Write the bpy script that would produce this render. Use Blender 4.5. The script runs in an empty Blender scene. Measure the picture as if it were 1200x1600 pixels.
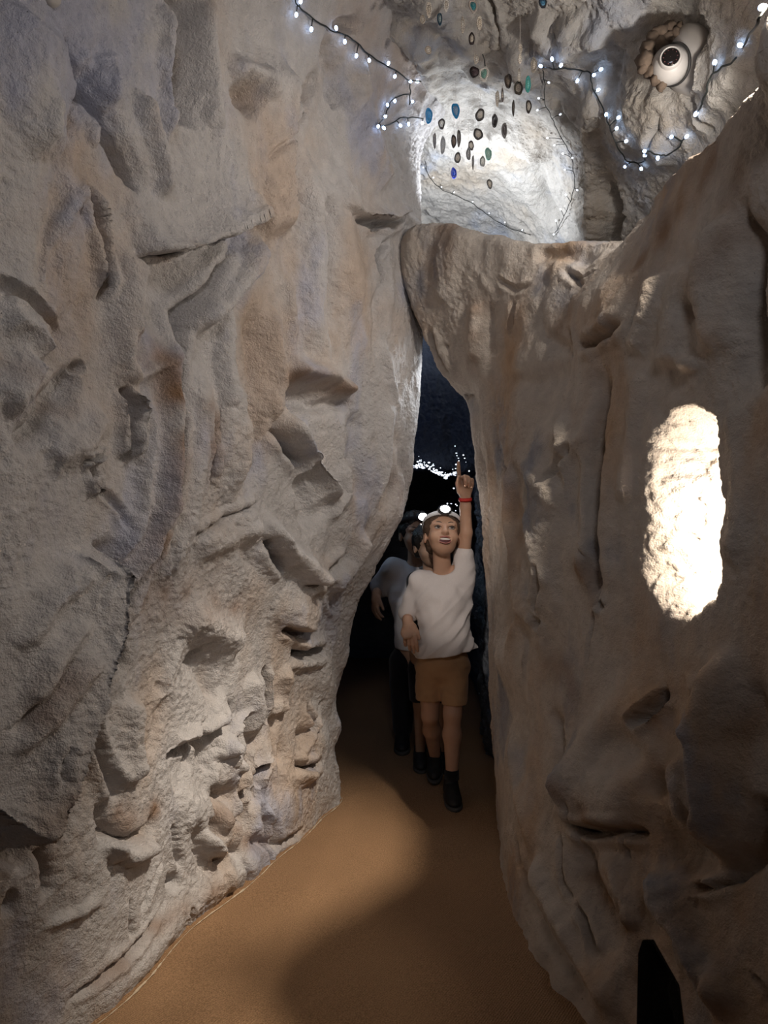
import bpy, math, random
import numpy as np
from mathutils import Vector, Matrix

# ------------------------------------------------------------------ camera, world, lights, exposure
SC = bpy.context.scene
COL = SC.collection
F, CX, CY, CAMZ = 1150.0, 600.0, 800.0, 1.3
cam_d = bpy.data.cameras.new('camera'); cam = bpy.data.objects.new('camera', cam_d); COL.objects.link(cam)
cam.location = (0, 0, CAMZ); cam.rotation_euler = (math.pi/2, 0, 0)
cam_d.sensor_fit = 'VERTICAL'; cam_d.sensor_height = 36.0; cam_d.sensor_width = 27.0
cam_d.lens = 36.0*F/1600.0; cam_d.clip_start = 0.02
SC.camera = cam
SC.view_settings.view_transform = 'Standard'; SC.view_settings.look = 'None'
SC.view_settings.gamma = 1.0; SC.view_settings.exposure = -0.38; SC.view_settings.use_curve_mapping = False
SC.cycles.max_bounces = 6; SC.cycles.diffuse_bounces = 4; SC.cycles.glossy_bounces = 2; SC.cycles.transmission_bounces = 4
wd = bpy.data.worlds.new('world'); SC.world = wd; wd.use_nodes = True
wd.node_tree.nodes['Background'].inputs[0].default_value = (0.55, 0.60, 0.75, 1)
wd.node_tree.nodes['Background'].inputs[1].default_value = 0.05

def lamp(name, kind, loc, power, color, radius=0.05, target=None, angle=None, blend=0.5):
    d = bpy.data.lights.new(name, kind); o = bpy.data.objects.new(name, d); COL.objects.link(o)
    o.location = loc; d.energy = power; d.color = color
    if kind in ('POINT', 'SPOT'): d.shadow_soft_size = radius
    if kind == 'SPOT':
        d.spot_size = math.radians(angle); d.spot_blend = blend
    if target is not None:
        o.rotation_euler = (Vector(target)-Vector(loc)).to_track_quat('-Z', 'Y').to_euler()
    return o
WARM = (1.0, 0.80, 0.60); COOL = (0.86, 0.92, 1.0); BLUE = (0.25, 0.45, 1.0)
lamp('light_niche', 'POINT', (0.85, 1.71, 1.28), 11.5, (1.0, 0.88, 0.74), 0.03)                                      # lamp in the wall niche
lamp('light_key', 'SPOT', (0.99, 1.25, 2.64), 45, (1.0, 0.92, 0.83), 0.025, (0.0, 2.75, 1.0), 68, 1.0)               # ceiling spot above the ledge
lamp('light_floor_fill', 'SPOT', (0.925, 1.25, 2.65), 440, (1.0, 0.87, 0.72), 0.02, (-0.20, 2.45, 0.0), 41, 1.0)            # unseen second spot added to brighten the floor pool
lamp('light_side_fill', 'SPOT', (0.93, 1.50, 2.38), 40, (1.0, 0.90, 0.80), 0.03, (-0.40, 2.35, 1.75), 105, 0.8)           # unseen spot added over the ledge as side light on the left wall
lamp('light_vault', 'SPOT', (0.38, 3.40, 2.58), 28, COOL, 0.05, (0.36, 3.80, 3.2), 175, 0.3)                          # lamp behind the bridge rock
lamp('light_ledge', 'SPOT', (0.95, 1.95, 2.38), 22, (1.0, 0.94, 0.88), 0.04, (0.10, 2.98, 2.75), 118, 0.8)             # lamp lying on the ledge of the right wall
lamp('light_under_bridge', 'SPOT', (0.34, 3.42, 1.92), 7, (0.88, 0.94, 1.0), 0.04, (-0.25, 2.75, 1.3), 115, 0.5)    # lamp behind the bridge rock, low side
lamp('light_viewer_fill', 'SPOT', (0.15, -0.7, 2.75), 48, (0.93, 0.93, 1.0), 0.25, (0.12, 2.2, 2.0), 74, 1.0)   # unseen fill light added behind the viewer
lamp('light_boy_fill', 'SPOT', (-0.45, -0.4, 2.60), 300, (1.0, 0.90, 0.83), 0.05, (0.315, 3.4, 1.03), 10.5, 0.7)         # narrow unseen spot added to brighten the boy's upper body
lamp('light_blue_back', 'POINT', (-0.28, 3.95, 2.05), 1.2, (0.12, 0.34, 1.0), 0.08)
lamp('light_chamber_fill', 'SPOT', (-0.75, 4.25, 1.9), 7, (0.55, 0.80, 1.0), 0.05, (0.56, 3.9, 0.95), 42, 0.8)             # unseen spot added to brighten the right wall of the far chamber

# ------------------------------------------------------------------ helpers
def P(px, py, Y):
    return np.array([(px-CX)/F*Y, Y, CAMZ-(py-CY)/F*Y])
def proj(v):
    y = np.maximum(v[..., 1], 1e-3)
    return CX+F*v[..., 0]/y, CY-F*(v[..., 2]-CAMZ)/y
rng = np.random.default_rng(7)
_perm = rng.permutation(256).astype(np.int32); _perm = np.concatenate([_perm, _perm])
_g = rng.normal(size=(256, 3)); _g = (_g/np.linalg.norm(_g, axis=1, keepdims=True)).astype(np.float32)
def noise(p):
    """gradient noise, p (N,3) -> (N,)"""
    p = p.astype(np.float32)
    i = np.floor(p).astype(np.int32); f = p-i; i &= 255
    u = f*f*f*(f*(f*6-15)+10)
    out = 0
    for dx in (0, 1):
        wx = u[:, 0] if dx else 1-u[:, 0]
        a = _perm[(i[:, 0]+dx) & 255]
        for dy in (0, 1):
            wy = u[:, 1] if dy else 1-u[:, 1]
            b = _perm[(a+i[:, 1]+dy) & 255]
            for dz in (0, 1):
                wz = u[:, 2] if dz else 1-u[:, 2]
                g = _g[_perm[(b+i[:, 2]+dz) & 255]]
                out = out+wx*wy*wz*(g[:, 0]*(f[:, 0]-dx)+g[:, 1]*(f[:, 1]-dy)+g[:, 2]*(f[:, 2]-dz))
    return out*1.5
def fbm(p, freq, octs=3, gain=0.5, ridged=False):
    s = 0; a = 1.0
    for k in range(octs):
        n = noise(p*freq+17.3*k)
        s = s+a*((1-2*np.abs(n)) if ridged else n)
        freq = freq*2.03; a *= gain
    return s
def sst(e0, e1, x):
    t = np.clip((x-e0)/(e1-e0), 0, 1); return t*t*(3-2*t)

def mesh_obj(name, verts, faces, mat=None, parent=None, smooth=True):
    me = bpy.data.meshes.new(name)
    verts = np.asarray(verts, dtype=np.float32)
    if isinstance(faces, np.ndarray):
        n, k = faces.shape
        me.vertices.add(len(verts)); me.vertices.foreach_set('co', verts.ravel())
        me.loops.add(n*k); me.loops.foreach_set('vertex_index', faces.astype(np.int32).ravel())
        me.polygons.add(n); me.polygons.foreach_set('loop_start', np.arange(0, n*k, k, dtype=np.int32))
        me.update(calc_edges=True)
    else:
        me.from_pydata(verts.tolist(), [], faces); me.update()
    if smooth: me.polygons.foreach_set('use_smooth', np.ones(len(me.polygons), dtype=bool))
    o = bpy.data.objects.new(name, me); COL.objects.link(o)
    if mat is not None: me.materials.append(mat)
    if parent is not None: o.parent = parent
    return o
def empty(name, loc=(0, 0, 0), parent=None):
    o = bpy.data.objects.new(name, None); COL.objects.link(o); o.location = loc; o.empty_display_size = 0.05
    return o
def to_local(o, root):
    """child mesh written in world coordinates, root is an unrotated empty"""
    loc = np.array(root.location)
    me = o.data; n = len(me.vertices); a = np.empty(n*3, np.float32); me.vertices.foreach_get('co', a)
    a = (a.reshape(-1, 3)-loc).astype(np.float32); me.vertices.foreach_set('co', a.ravel()); me.update()
    o.parent = root
    return o
def tag(o, label=None, cat=None, group=None, kind=None):
    if label: o['label'] = label
    if cat: o['category'] = cat
    if group: o['group'] = group
    if kind: o['kind'] = kind
    return o
def join(parts):
    V = []; Fs = []; n = 0
    for v, f in parts:
        V.append(np.asarray(v, float)); Fs += [tuple(int(i)+n for i in q) for q in f]; n += len(v)
    return np.concatenate(V), Fs
def tube(pts, r, seg=6):
    pts = np.asarray(pts, float); n = len(pts)
    r = np.broadcast_to(np.asarray(r, float), (n,))
    t = np.gradient(pts, axis=0); t /= np.linalg.norm(t, axis=1, keepdims=True)+1e-9
    V = []; up = np.array([0.31, 0.23, 0.92])
    for i in range(n):
        a = np.cross(t[i], up); a /= np.linalg.norm(a)+1e-9; b = np.cross(t[i], a)
        for k in range(seg):
            th = 2*math.pi*k/seg; V.append(pts[i]+r[i]*(math.cos(th)*a+math.sin(th)*b))
    Fs = [(i*seg+k, i*seg+(k+1) % seg, (i+1)*seg+(k+1) % seg, (i+1)*seg+k) for i in range(n-1) for k in range(seg)]
    Fs += [tuple(range(seg))[::-1], tuple((n-1)*seg+k for k in range(seg))]
    return V, Fs
def lathe(prof, seg=32):
    V = [(r*math.cos(2*math.pi*k/seg), r*math.sin(2*math.pi*k/seg), z) for r, z in prof for k in range(seg)]
    n = len(prof)
    Fs = [(i*seg+k, i*seg+(k+1) % seg, (i+1)*seg+(k+1) % seg, (i+1)*seg+k) for i in range(n-1) for k in range(seg)]
    return np.array(V), Fs
def sphere(c, r, seg=8, rings=6):
    prof = [(max(1e-4, math.sin(math.pi*i/rings)), -math.cos(math.pi*i/rings)) for i in range(rings+1)]
    v, f = lathe(prof, seg)
    return v*np.asarray(r)+np.asarray(c), f
def cr(ctrl, t):
    """uniform Catmull-Rom along axis 0 at float params t"""
    n = len(ctrl); i = np.clip(np.floor(t).astype(int), 0, n-2); f = (t-i)
    ext = np.concatenate([2*ctrl[:1]-ctrl[1:2], ctrl, 2*ctrl[-1:]-ctrl[-2:-1]])
    p0, p1, p2, p3 = ext[i], ext[i+1], ext[i+2], ext[i+3]
    f = f.reshape((-1,)+(1,)*(ctrl.ndim-1))
    return 0.5*(2*p1+(p2-p0)*f+(2*p0-5*p1+4*p2-p3)*f*f+(3*p1-p0-3*p2+p3)*f**3)
def samp(counts):
    t = []
    for k, c in enumerate(counts): t += list(k+np.arange(c)/c)
    return np.array(t+[len(counts)])
def smooth_line(pts, per=6):
    pts = np.asarray(pts, float)
    return cr(pts, samp([per]*(len(pts)-1)))

# ------------------------------------------------------------------ materials
def mat_base(name):
    m = bpy.data.materials.new(name); m.use_nodes = True
    nt = m.node_tree; b = nt.nodes['Principled BSDF']
    return m, nt, b
def simple(name, col, rough=0.6, metal=0.0, emis=None, estr=0.0, spec=0.5, noise_amt=0.0, nscale=40, alpha=1.0, trans=0.0, sss=0.0):
    m, nt, b = mat_base(name)
    b.inputs['Base Color'].default_value = (*col, 1); b.inputs['Roughness'].default_value = rough
    b.inputs['Metallic'].default_value = metal; b.inputs['Specular IOR Level'].default_value = spec
    if trans: b.inputs['Transmission Weight'].default_value = trans
    if emis: b.inputs['Emission Color'].default_value = (*emis, 1); b.inputs['Emission Strength'].default_value = estr
    if noise_amt:
        tc = nt.nodes.new('ShaderNodeTexCoord'); n = nt.nodes.new('ShaderNodeTexNoise'); n.inputs['Scale'].default_value = nscale
        n.inputs['Detail'].default_value = 4
        nt.links.new(tc.outputs['Object'], n.inputs['Vector'])
        mx = nt.nodes.new('ShaderNodeMix'); mx.data_type = 'RGBA'
        mx.inputs[6].default_value = (*[c*(1-noise_amt) for c in col], 1); mx.inputs[7].default_value = (*[min(1, c*(1+noise_amt)) for c in col], 1)
        nt.links.new(n.outputs['Fac'], mx.inputs[0]); nt.links.new(mx.outputs[2], b.inputs['Base Color'])
        bp = nt.nodes.new('ShaderNodeBump'); bp.inputs['Strength'].default_value = 0.25; bp.inputs['Distance'].default_value = 0.003
        nt.links.new(n.outputs['Fac'], bp.inputs['Height']); nt.links.new(bp.outputs['Normal'], b.inputs['Normal'])
    return m
def rock_mat(name, pale, brown, blue, bump=1.0, dark=1.0, rough=0.9):
    m, nt, b = mat_base(name)
    N = nt.nodes.new; L = nt.links.new
    tc = N('ShaderNodeTexCoord')
    def nz(scale, det=4, stretch=None, rgh=0.55):
        n = N('ShaderNodeTexNoise'); n.inputs['Scale'].default_value = scale; n.inputs['Detail'].default_value = det; n.inputs['Roughness'].default_value = rgh
        if stretch:
            mp = N('ShaderNodeMapping'); mp.inputs['Scale'].default_value = stretch
            L(tc.outputs['Object'], mp.inputs['Vector']); L(mp.outputs['Vector'], n.inputs['Vector'])
        else: L(tc.outputs['Object'], n.inputs['Vector'])
        return n
    def ramp(src, a, b_):
        r = N('ShaderNodeMapRange'); r.inputs['From Min'].default_value = a; r.inputs['From Max'].default_value = b_
        r.interpolation_type = 'SMOOTHSTEP'; L(src, r.inputs['Value']); return r.outputs['Result']
    def mix(fac, c1, c2, mode='MIX'):
        x = N('ShaderNodeMix'); x.data_type = 'RGBA'; x.blend_type = mode
        if isinstance(fac, float): x.inputs[0].default_value = fac
        else: L(fac, x.inputs[0])
        for k, c in ((6, c1), (7, c2)):
            if isinstance(c, tuple): x.inputs[k].default_value = (*[q*dark for q in c], 1)
            else: L(c, x.inputs[k])
        return x.outputs[2]
    n1 = nz(2.3, 5, (1, 1, 0.55)); n2 = nz(3.7, 5, (1, 1, 0.5)); n3 = nz(22, 6); n4 = nz(90, 5)
    c = mix(ramp(n1.outputs['Fac'], 0.47, 0.68), pale, brown)
    c = mix(ramp(n2.outputs['Fac'], 0.52, 0.70), c, blue)
    st = N('ShaderNodeAttribute'); st.attribute_name = 'stain'
    c = mix(st.outputs['Fac'], c, (0.25, 0.135, 0.065))
    g = N('ShaderNodeMapRange'); g.inputs['To Min'].default_value = 0.72; g.inputs['To Max'].default_value = 1.22
    L(n3.outputs['Fac'], g.inputs['Value'])
    vm = N('ShaderNodeVectorMath'); vm.operation = 'SCALE'; L(c, vm.inputs[0]); L(g.outputs['Result'], vm.inputs['Scale'])
    # sparse small dark flecks
    fl = mix(ramp(nz(140, 2).outputs['Fac'], 0.72, 0.80), vm.outputs[0], (0.09, 0.08, 0.07))
    ho = N('ShaderNodeAttribute'); ho.attribute_name = 'opening'
    fl = mix(ramp(ho.outputs['Fac'], 0.42, 0.58), fl, (0.004, 0.004, 0.004))  # inner darkness of the opening put into the rock colour
    L(fl, b.inputs['Base Color']); b.inputs['Roughness'].default_value = rough; b.inputs['Specular IOR Level'].default_value = 0.3
    hs_ = N('ShaderNodeMath'); hs_.operation = 'MULTIPLY'; hs_.inputs[1].default_value = 0.5; L(n3.outputs['Fac'], hs_.inputs[0])
    ad = N('ShaderNodeMath'); ad.operation = 'MULTIPLY_ADD'; ad.inputs[1].default_value = 0.62
    L(n4.outputs['Fac'], ad.inputs[0]); L(hs_.outputs[0], ad.inputs[2])
    n5 = nz(230, 3)
    ad2 = N('ShaderNodeMath'); ad2.operation = 'MULTIPLY_ADD'; ad2.inputs[1].default_value = 0.36
    L(n5.outputs['Fac'], ad2.inputs[0]); L(ad.outputs[0], ad2.inputs[2])
    bp = N('ShaderNodeBump'); bp.inputs['Strength'].default_value = 0.8*bump; bp.inputs['Distance'].default_value = 0.016
    L(ad2.outputs[0], bp.inputs['Height']); L(bp.outputs['Normal'], b.inputs['Normal'])
    return m
M_LEFT = rock_mat('rock_left', (0.53, 0.505, 0.495), (0.50, 0.405, 0.335), (0.42, 0.425, 0.50), rough=0.62)
M_RIGHT = rock_mat('rock_right', (0.54, 0.48, 0.42), (0.50, 0.345, 0.225), (0.30, 0.305, 0.335), bump=0.8)
M_CEIL = rock_mat('rock_ceiling', (0.50, 0.47, 0.43), (0.46, 0.39, 0.31), (0.42, 0.44, 0.49))
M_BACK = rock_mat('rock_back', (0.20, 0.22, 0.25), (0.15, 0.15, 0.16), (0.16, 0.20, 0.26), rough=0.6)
M_LINT = rock_mat('rock_lintel_shaded', (0.07, 0.085, 0.12), (0.05, 0.06, 0.09), (0.05, 0.08, 0.14), rough=0.5)  # rock colour darkened and blued in place of shade and blue light
M_BLACK = simple('black_board', (0.006, 0.006, 0.006), 0.9, spec=0.1)

def carpet_mat():
    m, nt, b = mat_base('carpet'); N = nt.nodes.new; L = nt.links.new
    tc = N('ShaderNodeTexCoord')
    n = N('ShaderNodeTexNoise'); n.inputs['Scale'].default_value = 260; n.inputs['Detail'].default_value = 3; L(tc.outputs['Object'], n.inputs['Vector'])
    n2 = N('ShaderNodeTexNoise'); n2.inputs['Scale'].default_value = 2.2; n2.inputs['Detail'].default_value = 4; L(tc.outputs['Object'], n2.inputs['Vector'])
    mp = N('ShaderNodeMapping'); mp.inputs['Rotation'].default_value = (0, 0, 0.6); L(tc.outputs['Object'], mp.inputs['Vector'])
    w = N('ShaderNodeTexWave'); w.inputs['Scale'].default_value = 48; w.inputs['Distortion'].default_value = 1.5; w.inputs['Detail'].default_value = 1; L(mp.outputs['Vector'], w.inputs['Vector'])
    r = N('ShaderNodeValToRGB'); L(n.outputs['Fac'], r.inputs['Fac'])
    r.color_ramp.elements[0].position = 0.3; r.color_ramp.elements[0].color = (0.22, 0.128, 0.067, 1)
    r.color_ramp.elements[1].position = 0.72; r.color_ramp.elements[1].color = (0.44, 0.27, 0.152, 1)
    g = N('ShaderNodeMapRange'); g.inputs['To Min'].default_value = 0.85; g.inputs['To Max'].default_value = 1.15; L(n2.outputs['Fac'], g.inputs['Value'])
    vm = N('ShaderNodeVectorMath'); vm.operation = 'SCALE'; L(r.outputs['Color'], vm.inputs[0]); L(g.outputs['Result'], vm.inputs['Scale'])
    L(vm.outputs[0], b.inputs['Base Color']); b.inputs['Roughness'].default_value = 1.0; b.inputs['Specular IOR Level'].default_value = 0.1
    ad = N('ShaderNodeMath'); ad.operation = 'MULTIPLY_ADD'; ad.inputs[1].default_value = 0.6; L(w.outputs['Fac'], ad.inputs[0]); L(n.outputs['Fac'], ad.inputs[2])
    bp = N('ShaderNodeBump'); bp.inputs['Strength'].default_value = 0.6; bp.inputs['Distance'].default_value = 0.004
    L(ad.outputs[0], bp.inputs['Height']); L(bp.outputs['Normal'], b.inputs['Normal'])
    return m

# ------------------------------------------------------------------ rock surfaces: control nets + sculpted relief
def net(ctrl, rcounts, ccounts):
    ctrl = np.asarray(ctrl, float)
    g = cr(ctrl, samp(rcounts))
    g = np.swapaxes(cr(np.swapaxes(g, 0, 1), samp(ccounts)), 0, 1)
    return g                                   # (R, C, 3)
def normals(g, flip):
    du = np.gradient(g, axis=0); dv = np.gradient(g, axis=1)
    n = np.cross(du, dv); n /= np.linalg.norm(n, axis=2, keepdims=True)+1e-12
    return n*flip
class Rock:
    def __init__(s, name, ctrl, rc, cc, flip, mat, warp=0.007):
        s.damp = 1.0; s.name = name; s.gain = 1.7; s.g = net(ctrl, rc, cc); s.flip = flip; s.mat = mat
        s.R, s.C = s.g.shape[:2]
        s.base = s.g.reshape(-1, 3).copy(); s.n = normals(s.g, flip).reshape(-1, 3)
        s.px, s.py = proj(s.base)
        b = s.base
        w = np.stack([noise(b*9.0+k*31.7) for k in range(3)], 1)*warp+np.stack([noise(b*34.0+k*11.1) for k in range(3)], 1)*warp*0.45
        s.w = b+w; s.wpx, s.wpy = proj(s.w)
        s.d = np.zeros(len(b)); s.dv = np.zeros_like(b); s.stain = np.zeros(len(b))
        s.front = (np.einsum('ij,ij->i', s.n, np.array([0, 0, CAMZ])-b) > 0) & (b[:, 1] > 0.6)
    def at(s, px, py):
        """3-D point of the base surface seen at a pixel of the photograph"""
        d2 = (s.px-px)**2+(s.py-py)**2
        d2 = np.where(s.front, d2, 1e12)
        c = np.nonzero(d2 < 64)[0]
        i = c[np.argmin(s.base[c, 1]+d2[c]*0.002)] if len(c) else int(np.argmin(d2))
        return s.base[i]
    def line(s, pts):
        return np.array([s.at(*p) for p in pts])
    def _dist(s, pts_px, reach):
        pts = s.line(pts_px); ppx = np.stack(proj(pts), 1)
        lo = pts.min(0)-reach; hi = pts.max(0)+reach
        idx = np.nonzero(np.all((s.w > lo) & (s.w < hi), axis=1))[0]
        w = s.w[idx]; best = np.full(len(idx), 1e9); T = np.zeros(len(idx)); side = np.ones(len(idx))
        seg = np.linalg.norm(np.diff(pts, axis=0), axis=1); tot = seg.sum()+1e-9; acc = 0
        for k in range(len(pts)-1):
            a, b = pts[k], pts[k+1]; ab = b-a
            t = np.clip(((w-a)@ab)/(ab@ab+1e-12), 0, 1)
            d = np.linalg.norm(w-(a+t[:, None]*ab), axis=1)
            m = d < best
            best[m] = d[m]; T[m] = (acc+t[m]*seg[k])/tot
            dx, dy = ppx[k+1]-ppx[k]
            cr_ = dx*(s.wpy[idx]-ppx[k, 1])-dy*(s.wpx[idx]-ppx[k, 0])
            side[m] = np.sign(cr_[m]); acc += seg[k]
        return idx, best, T, side, pts[:, 1].mean()
    def groove(s, pts, w, amp, ends=0.18):
        Y = s.at(*pts[len(pts)//2])[1]; wm = w*Y/F
        idx, d, T, sd, _ = s._dist(pts, wm*3)
        tp = sst(0, ends, T)*sst(0, ends, 1-T) if ends else 1
        s.d[idx] += amp*np.exp(-(d/wm)**2)*tp
    def crack(s, pts, w, amp):                  # narrow V-shaped opening with slightly raised lips
        Y = s.at(*pts[len(pts)//2])[1]; wm = w*Y/F
        idx, d, T, sd, _ = s._dist(pts, wm*5)
        tp = sst(0, .2, T)*sst(0, .2, 1-T)
        s.d[idx] += (-amp*np.exp(-(d/wm)**2)+0.28*amp*np.exp(-((d-2.2*wm)/(1.3*wm))**2))*tp
    def step(s, pts, w, amp, under=0.3, ends=0.2):    # right-hand side of travel is raised
        Y = s.at(*pts[len(pts)//2])[1]; wm = w*Y/F
        idx, d, T, sd, _ = s._dist(pts, wm*3.2)
        tp = sst(0, ends, T)*sst(0, ends, 1-T)
        x = d*sd; e = 0.0075
        prof = amp*sst(-e, e, x)*np.exp(-np.maximum(x, 0)/wm*1.2)-amp*under*np.exp(-((x+1.2*e)/(0.35*wm))**2)*(x < e)
        s.d[idx] += prof*tp
    def blob(s, px, py, rx, ry, amp, p=1.0, rot=0.0):
        c = s.at(px, py); Y = c[1]; R = max(rx, ry)*Y/F*2.2
        idx = np.nonzero(np.linalg.norm(s.w-c, axis=1) < R)[0]
        dx = s.wpx[idx]-px; dy = s.wpy[idx]-py
        cr_, sr = math.cos(rot), math.sin(rot)
        q = ((dx*cr_+dy*sr)/rx)**2+((-dx*sr+dy*cr_)/ry)**2
        s.d[idx] += amp*np.exp(-q**p)
    def paint(s, pts, w, amt=0.6):
        Y = s.at(*pts[len(pts)//2])[1]; wm = w*Y/F
        idx, d, T, sd, _ = s._dist(pts, wm*2.5)
        s.stain[idx] = np.maximum(s.stain[idx], 1.35*amt*np.exp(-(d/wm)**2)*np.clip(0.7+0.8*noise(s.base[idx]*14), 0, 1.2))
    def build(s, rough=1.0, drape=1.0, fold=1.0, billow=1.0):
        damp = s.damp
        b = s.base
        g1 = (b+s.n*(s.gain*s.d)[:, None]+s.dv).reshape(s.R, s.C, 3)
        n = normals(g1, s.flip).reshape(-1, 3)*0.6+s.n*0.4
        q = b*np.array([1, 1, 0.6])
        h = 0.024*drape*fbm(q, 3.0, 2)+0.0045*drape*fbm(q, 6.5, 2, ridged=True)
        m = sst(-0.15, 0.35, noise(b*2.4+5))
        bl = np.abs(noise(b*np.array([1, 1, 0.5])*2.7+3.1)); bl2 = np.abs(noise(s.w*np.array([1, 1, 0.6])*6.1+8.2))
        h += billow*(0.055*np.sqrt(bl*bl+.002)+0.022*np.sqrt(bl2*bl2+.002)-.03)
        h += fold*0.014*fbm(s.w*np.array([1, 1, 0.28]), 8.5, 2)*sst(-.3, .3, noise(b*1.9+40))
        h += rough*(0.0080*fbm(b*np.array([1, 1, 0.7]), 16, 2)+0.0062*m*fbm(b, 38, 2, ridged=True)+0.0036*fbm(b, 75, 2))
        v = g1.reshape(-1, 3)+n*(h*damp)[:, None]
        s.v = v; R, C = s.R, s.C
        i = np.arange(R*C).reshape(R, C)
        f = np.stack([i[:-1, :-1], i[1:, :-1], i[1:, 1:], i[:-1, 1:]], -1).reshape(-1, 4)
        fl = np.cross(s.g[R//2+1, C//2]-s.g[R//2, C//2], s.g[R//2, C//2+1]-s.g[R//2, C//2])
        if s.flip < 0: f = f[:, ::-1]
        s.o = mesh_obj(s.name, v, f, s.mat)
        at = s.o.data.attributes.new('stain', 'FLOAT', 'POINT'); at.data.foreach_set('value', np.clip(s.stain, 0, 1).astype(np.float32))
        s.vpx, s.vpy = proj(v)
        s.vn = normals(v.reshape(R, C, 3), s.flip).reshape(-1, 3)
        return s.o


def wander(rock, seed, n, box, w, amp, lean=0.0, length=(60, 200), pc=.35):
    """extra flowing folds and fine cracks, running mostly downwards like dripped stone"""
    rn = random.Random(seed)
    for _ in range(n):
        x = rn.uniform(box[0], box[2]); y = rn.uniform(box[1], box[3]); ln = rn.uniform(*length); a = rn.gauss(lean, .28); pts = [(x, y)]
        for _k in range(4):
            a += rn.gauss(0, .16); x += math.sin(a)*ln/4; y += math.cos(a)*ln/4; pts.append((x, y))
        if rn.random() < pc: rock.crack(pts, rn.uniform(3, 5.5), amp*rn.uniform(.5, 1.0))
        else: rock.groove(pts, rn.uniform(*w), amp*rn.uniform(.5, 1.2)*(1 if rn.random() < .68 else -1), .3)

# ---- left wall: rows are heights, columns run from behind the viewer to the nose and round it
zs = [-.08, .2, .45, .7, .9, 1.1, 1.3, 1.6, 1.95, 2.35, 2.7, 2.95, 3.15, 3.27]
tab = [(-1.0, -.745, -.585, -.37, -.20), (-.97, -.74, -.58, -.38, -.22), (-.94, -.73, -.57, -.40, -.22), (-.92, -.73, -.56, -.37, -.165),
       (-.91, -.72, -.55, -.33, -.125), (-.90, -.71, -.50, -.26, -.012), (-.89, -.69, -.46, -.20, .092), (-.88, -.67, -.43, -.16, .135),
       (-.87, -.65, -.40, -.12, .180), (-.85, -.62, -.37, -.10, .168), (-.83, -.58, -.33, -.07, .165), (-.78, -.52, -.26, .0, .19),
       (-.65, -.38, -.10, .15, .36), (-.40, -.1, .18, .42, .62)]
ctrl = []
for z, r in zip(zs, tab):
    t = max(0, z-2.7)*0.5
    ctrl.append([(-1.2+t, -1.7, z), (-1.1+t, .4, z), (r[0], 1.3, z), (r[1], 1.9, z), (r[2], 2.4, z), (r[3], 2.85, z),
                 (r[4]-.035, 3.2, z), (r[4]-.005, 3.33, z), (r[4]-.09, 3.47, z), (r[4]-.42, 3.75, z), (-1.3, 4.0, z), (-2.6, 4.1, z)])
LW = Rock('wall_left', ctrl, [62, 56, 56, 46, 46, 46, 66, 78, 84, 74, 54, 44, 20], [10, 24, 110, 112, 100, 94, 34, 22, 30, 14, 8], -1, M_LEFT)
L = LW; LW.gain = 1.65
# upper left
L.groove([(112, 40), (122, 95), (148, 150), (172, 210), (195, 262), (216, 312)], 15, -.050)
L.step([(216, 312), (195, 262), (170, 208), (146, 150), (118, 95), (108, 40)], 60, .030)
L.crack([(132, 283), (141, 335), (154, 385), (158, 430), (157, 476)], 6, .055)
L.groove([(290, -30), (288, 60), (284, 130), (282, 200)], 26, -.075, .1)
L.groove([(256, -10), (260, 80), (258, 170), (250, 230)], 13, .030)
L.groove([(322, -20), (318, 70), (322, 140), (338, 230)], 16, .026)
L.groove([(208, 140), (222, 210), (238, 275), (256, 318)], 14, .034)
L.groove([(60, 20), (50, 160), (75, 260)], 60, .03)
# lip and recess
L.step([(410, 332), (350, 362), (300, 385), (250, 393), (198, 396)], 46, .060, .35, .12)
L.blob(255, 460, 38, 62, -.042, 1.6)
L.crack([(212, 402), (208, 450), (203, 535)], 6, .05)
L.step([(204, 540), (206, 460), (208, 398)], 40, -.0, 0)
L.groove([(190, 380), (186, 460), (185, 560), (215, 620)], 20, .032)
L.groove([(405, 372), (372, 425), (335, 470), (282, 520)], 13, .045)
L.crack([(368, 375), (325, 435), (283, 490), (277, 560), (272, 620)], 7, .048)
L.groove([(258, 520), (252, 640), (246, 720), (234, 830), (196, 935)], 17, .042)
L.crack([(270, 590), (266, 700), (252, 790), (226, 868), (196, 945), (165, 985)], 8, .060)
L.groove([(300, 560), (300, 700), (280, 820), (240, 930)], 26, .032)
L.crack([(190, 604), (196, 640), (194, 690), (190, 726)], 5, .055)
L.groove([(205, 600), (212, 660), (206, 720)], 12, .025)
L.crack([(124, 722), (142, 712), (165, 704)], 4, .032); L.crack([(147, 742), (150, 774)], 4, .035)
L.groove([(166, 900), (156, 985), (140, 1035), (116, 1110), (78, 1230), (34, 1325)], 15, -.040, .1); L.paint([(170, 900), (158, 985), (140, 1035), (112, 1120)], 16, .9)
L.step([(150, 840), (156, 900), (140, 985), (124, 1030), (100, 1105), (60, 1230), (22, 1310), (-6, 1345)], 110, .085, .45, .1)
for q in ([(0, 1105), (55, 1020), (105, 955)], [(-5, 1180), (60, 1085), (110, 1010)], [(5, 1010), (60, 940), (120, 880)]): L.groove(q, 13, .018)
L.crack([(-5, 1145), (40, 1080), (85, 1020)], 7, .02)
L.crack([(-5, 432), (45, 462), (82, 500), (110, 530)], 6, .025); L.groove([(0, 490), (50, 515), (85, 560)], 22, .028)
L.groove([(20, 700), (70, 665), (106, 610), (126, 570)], 16, -.036); L.groove([(60, 560), (30, 610), (0, 640)], 24, .03)
L.groove([(70, 720), (130, 690), (165, 640)], 22, .022); L.blob(125, 573, 7, 7, -.03)
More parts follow.
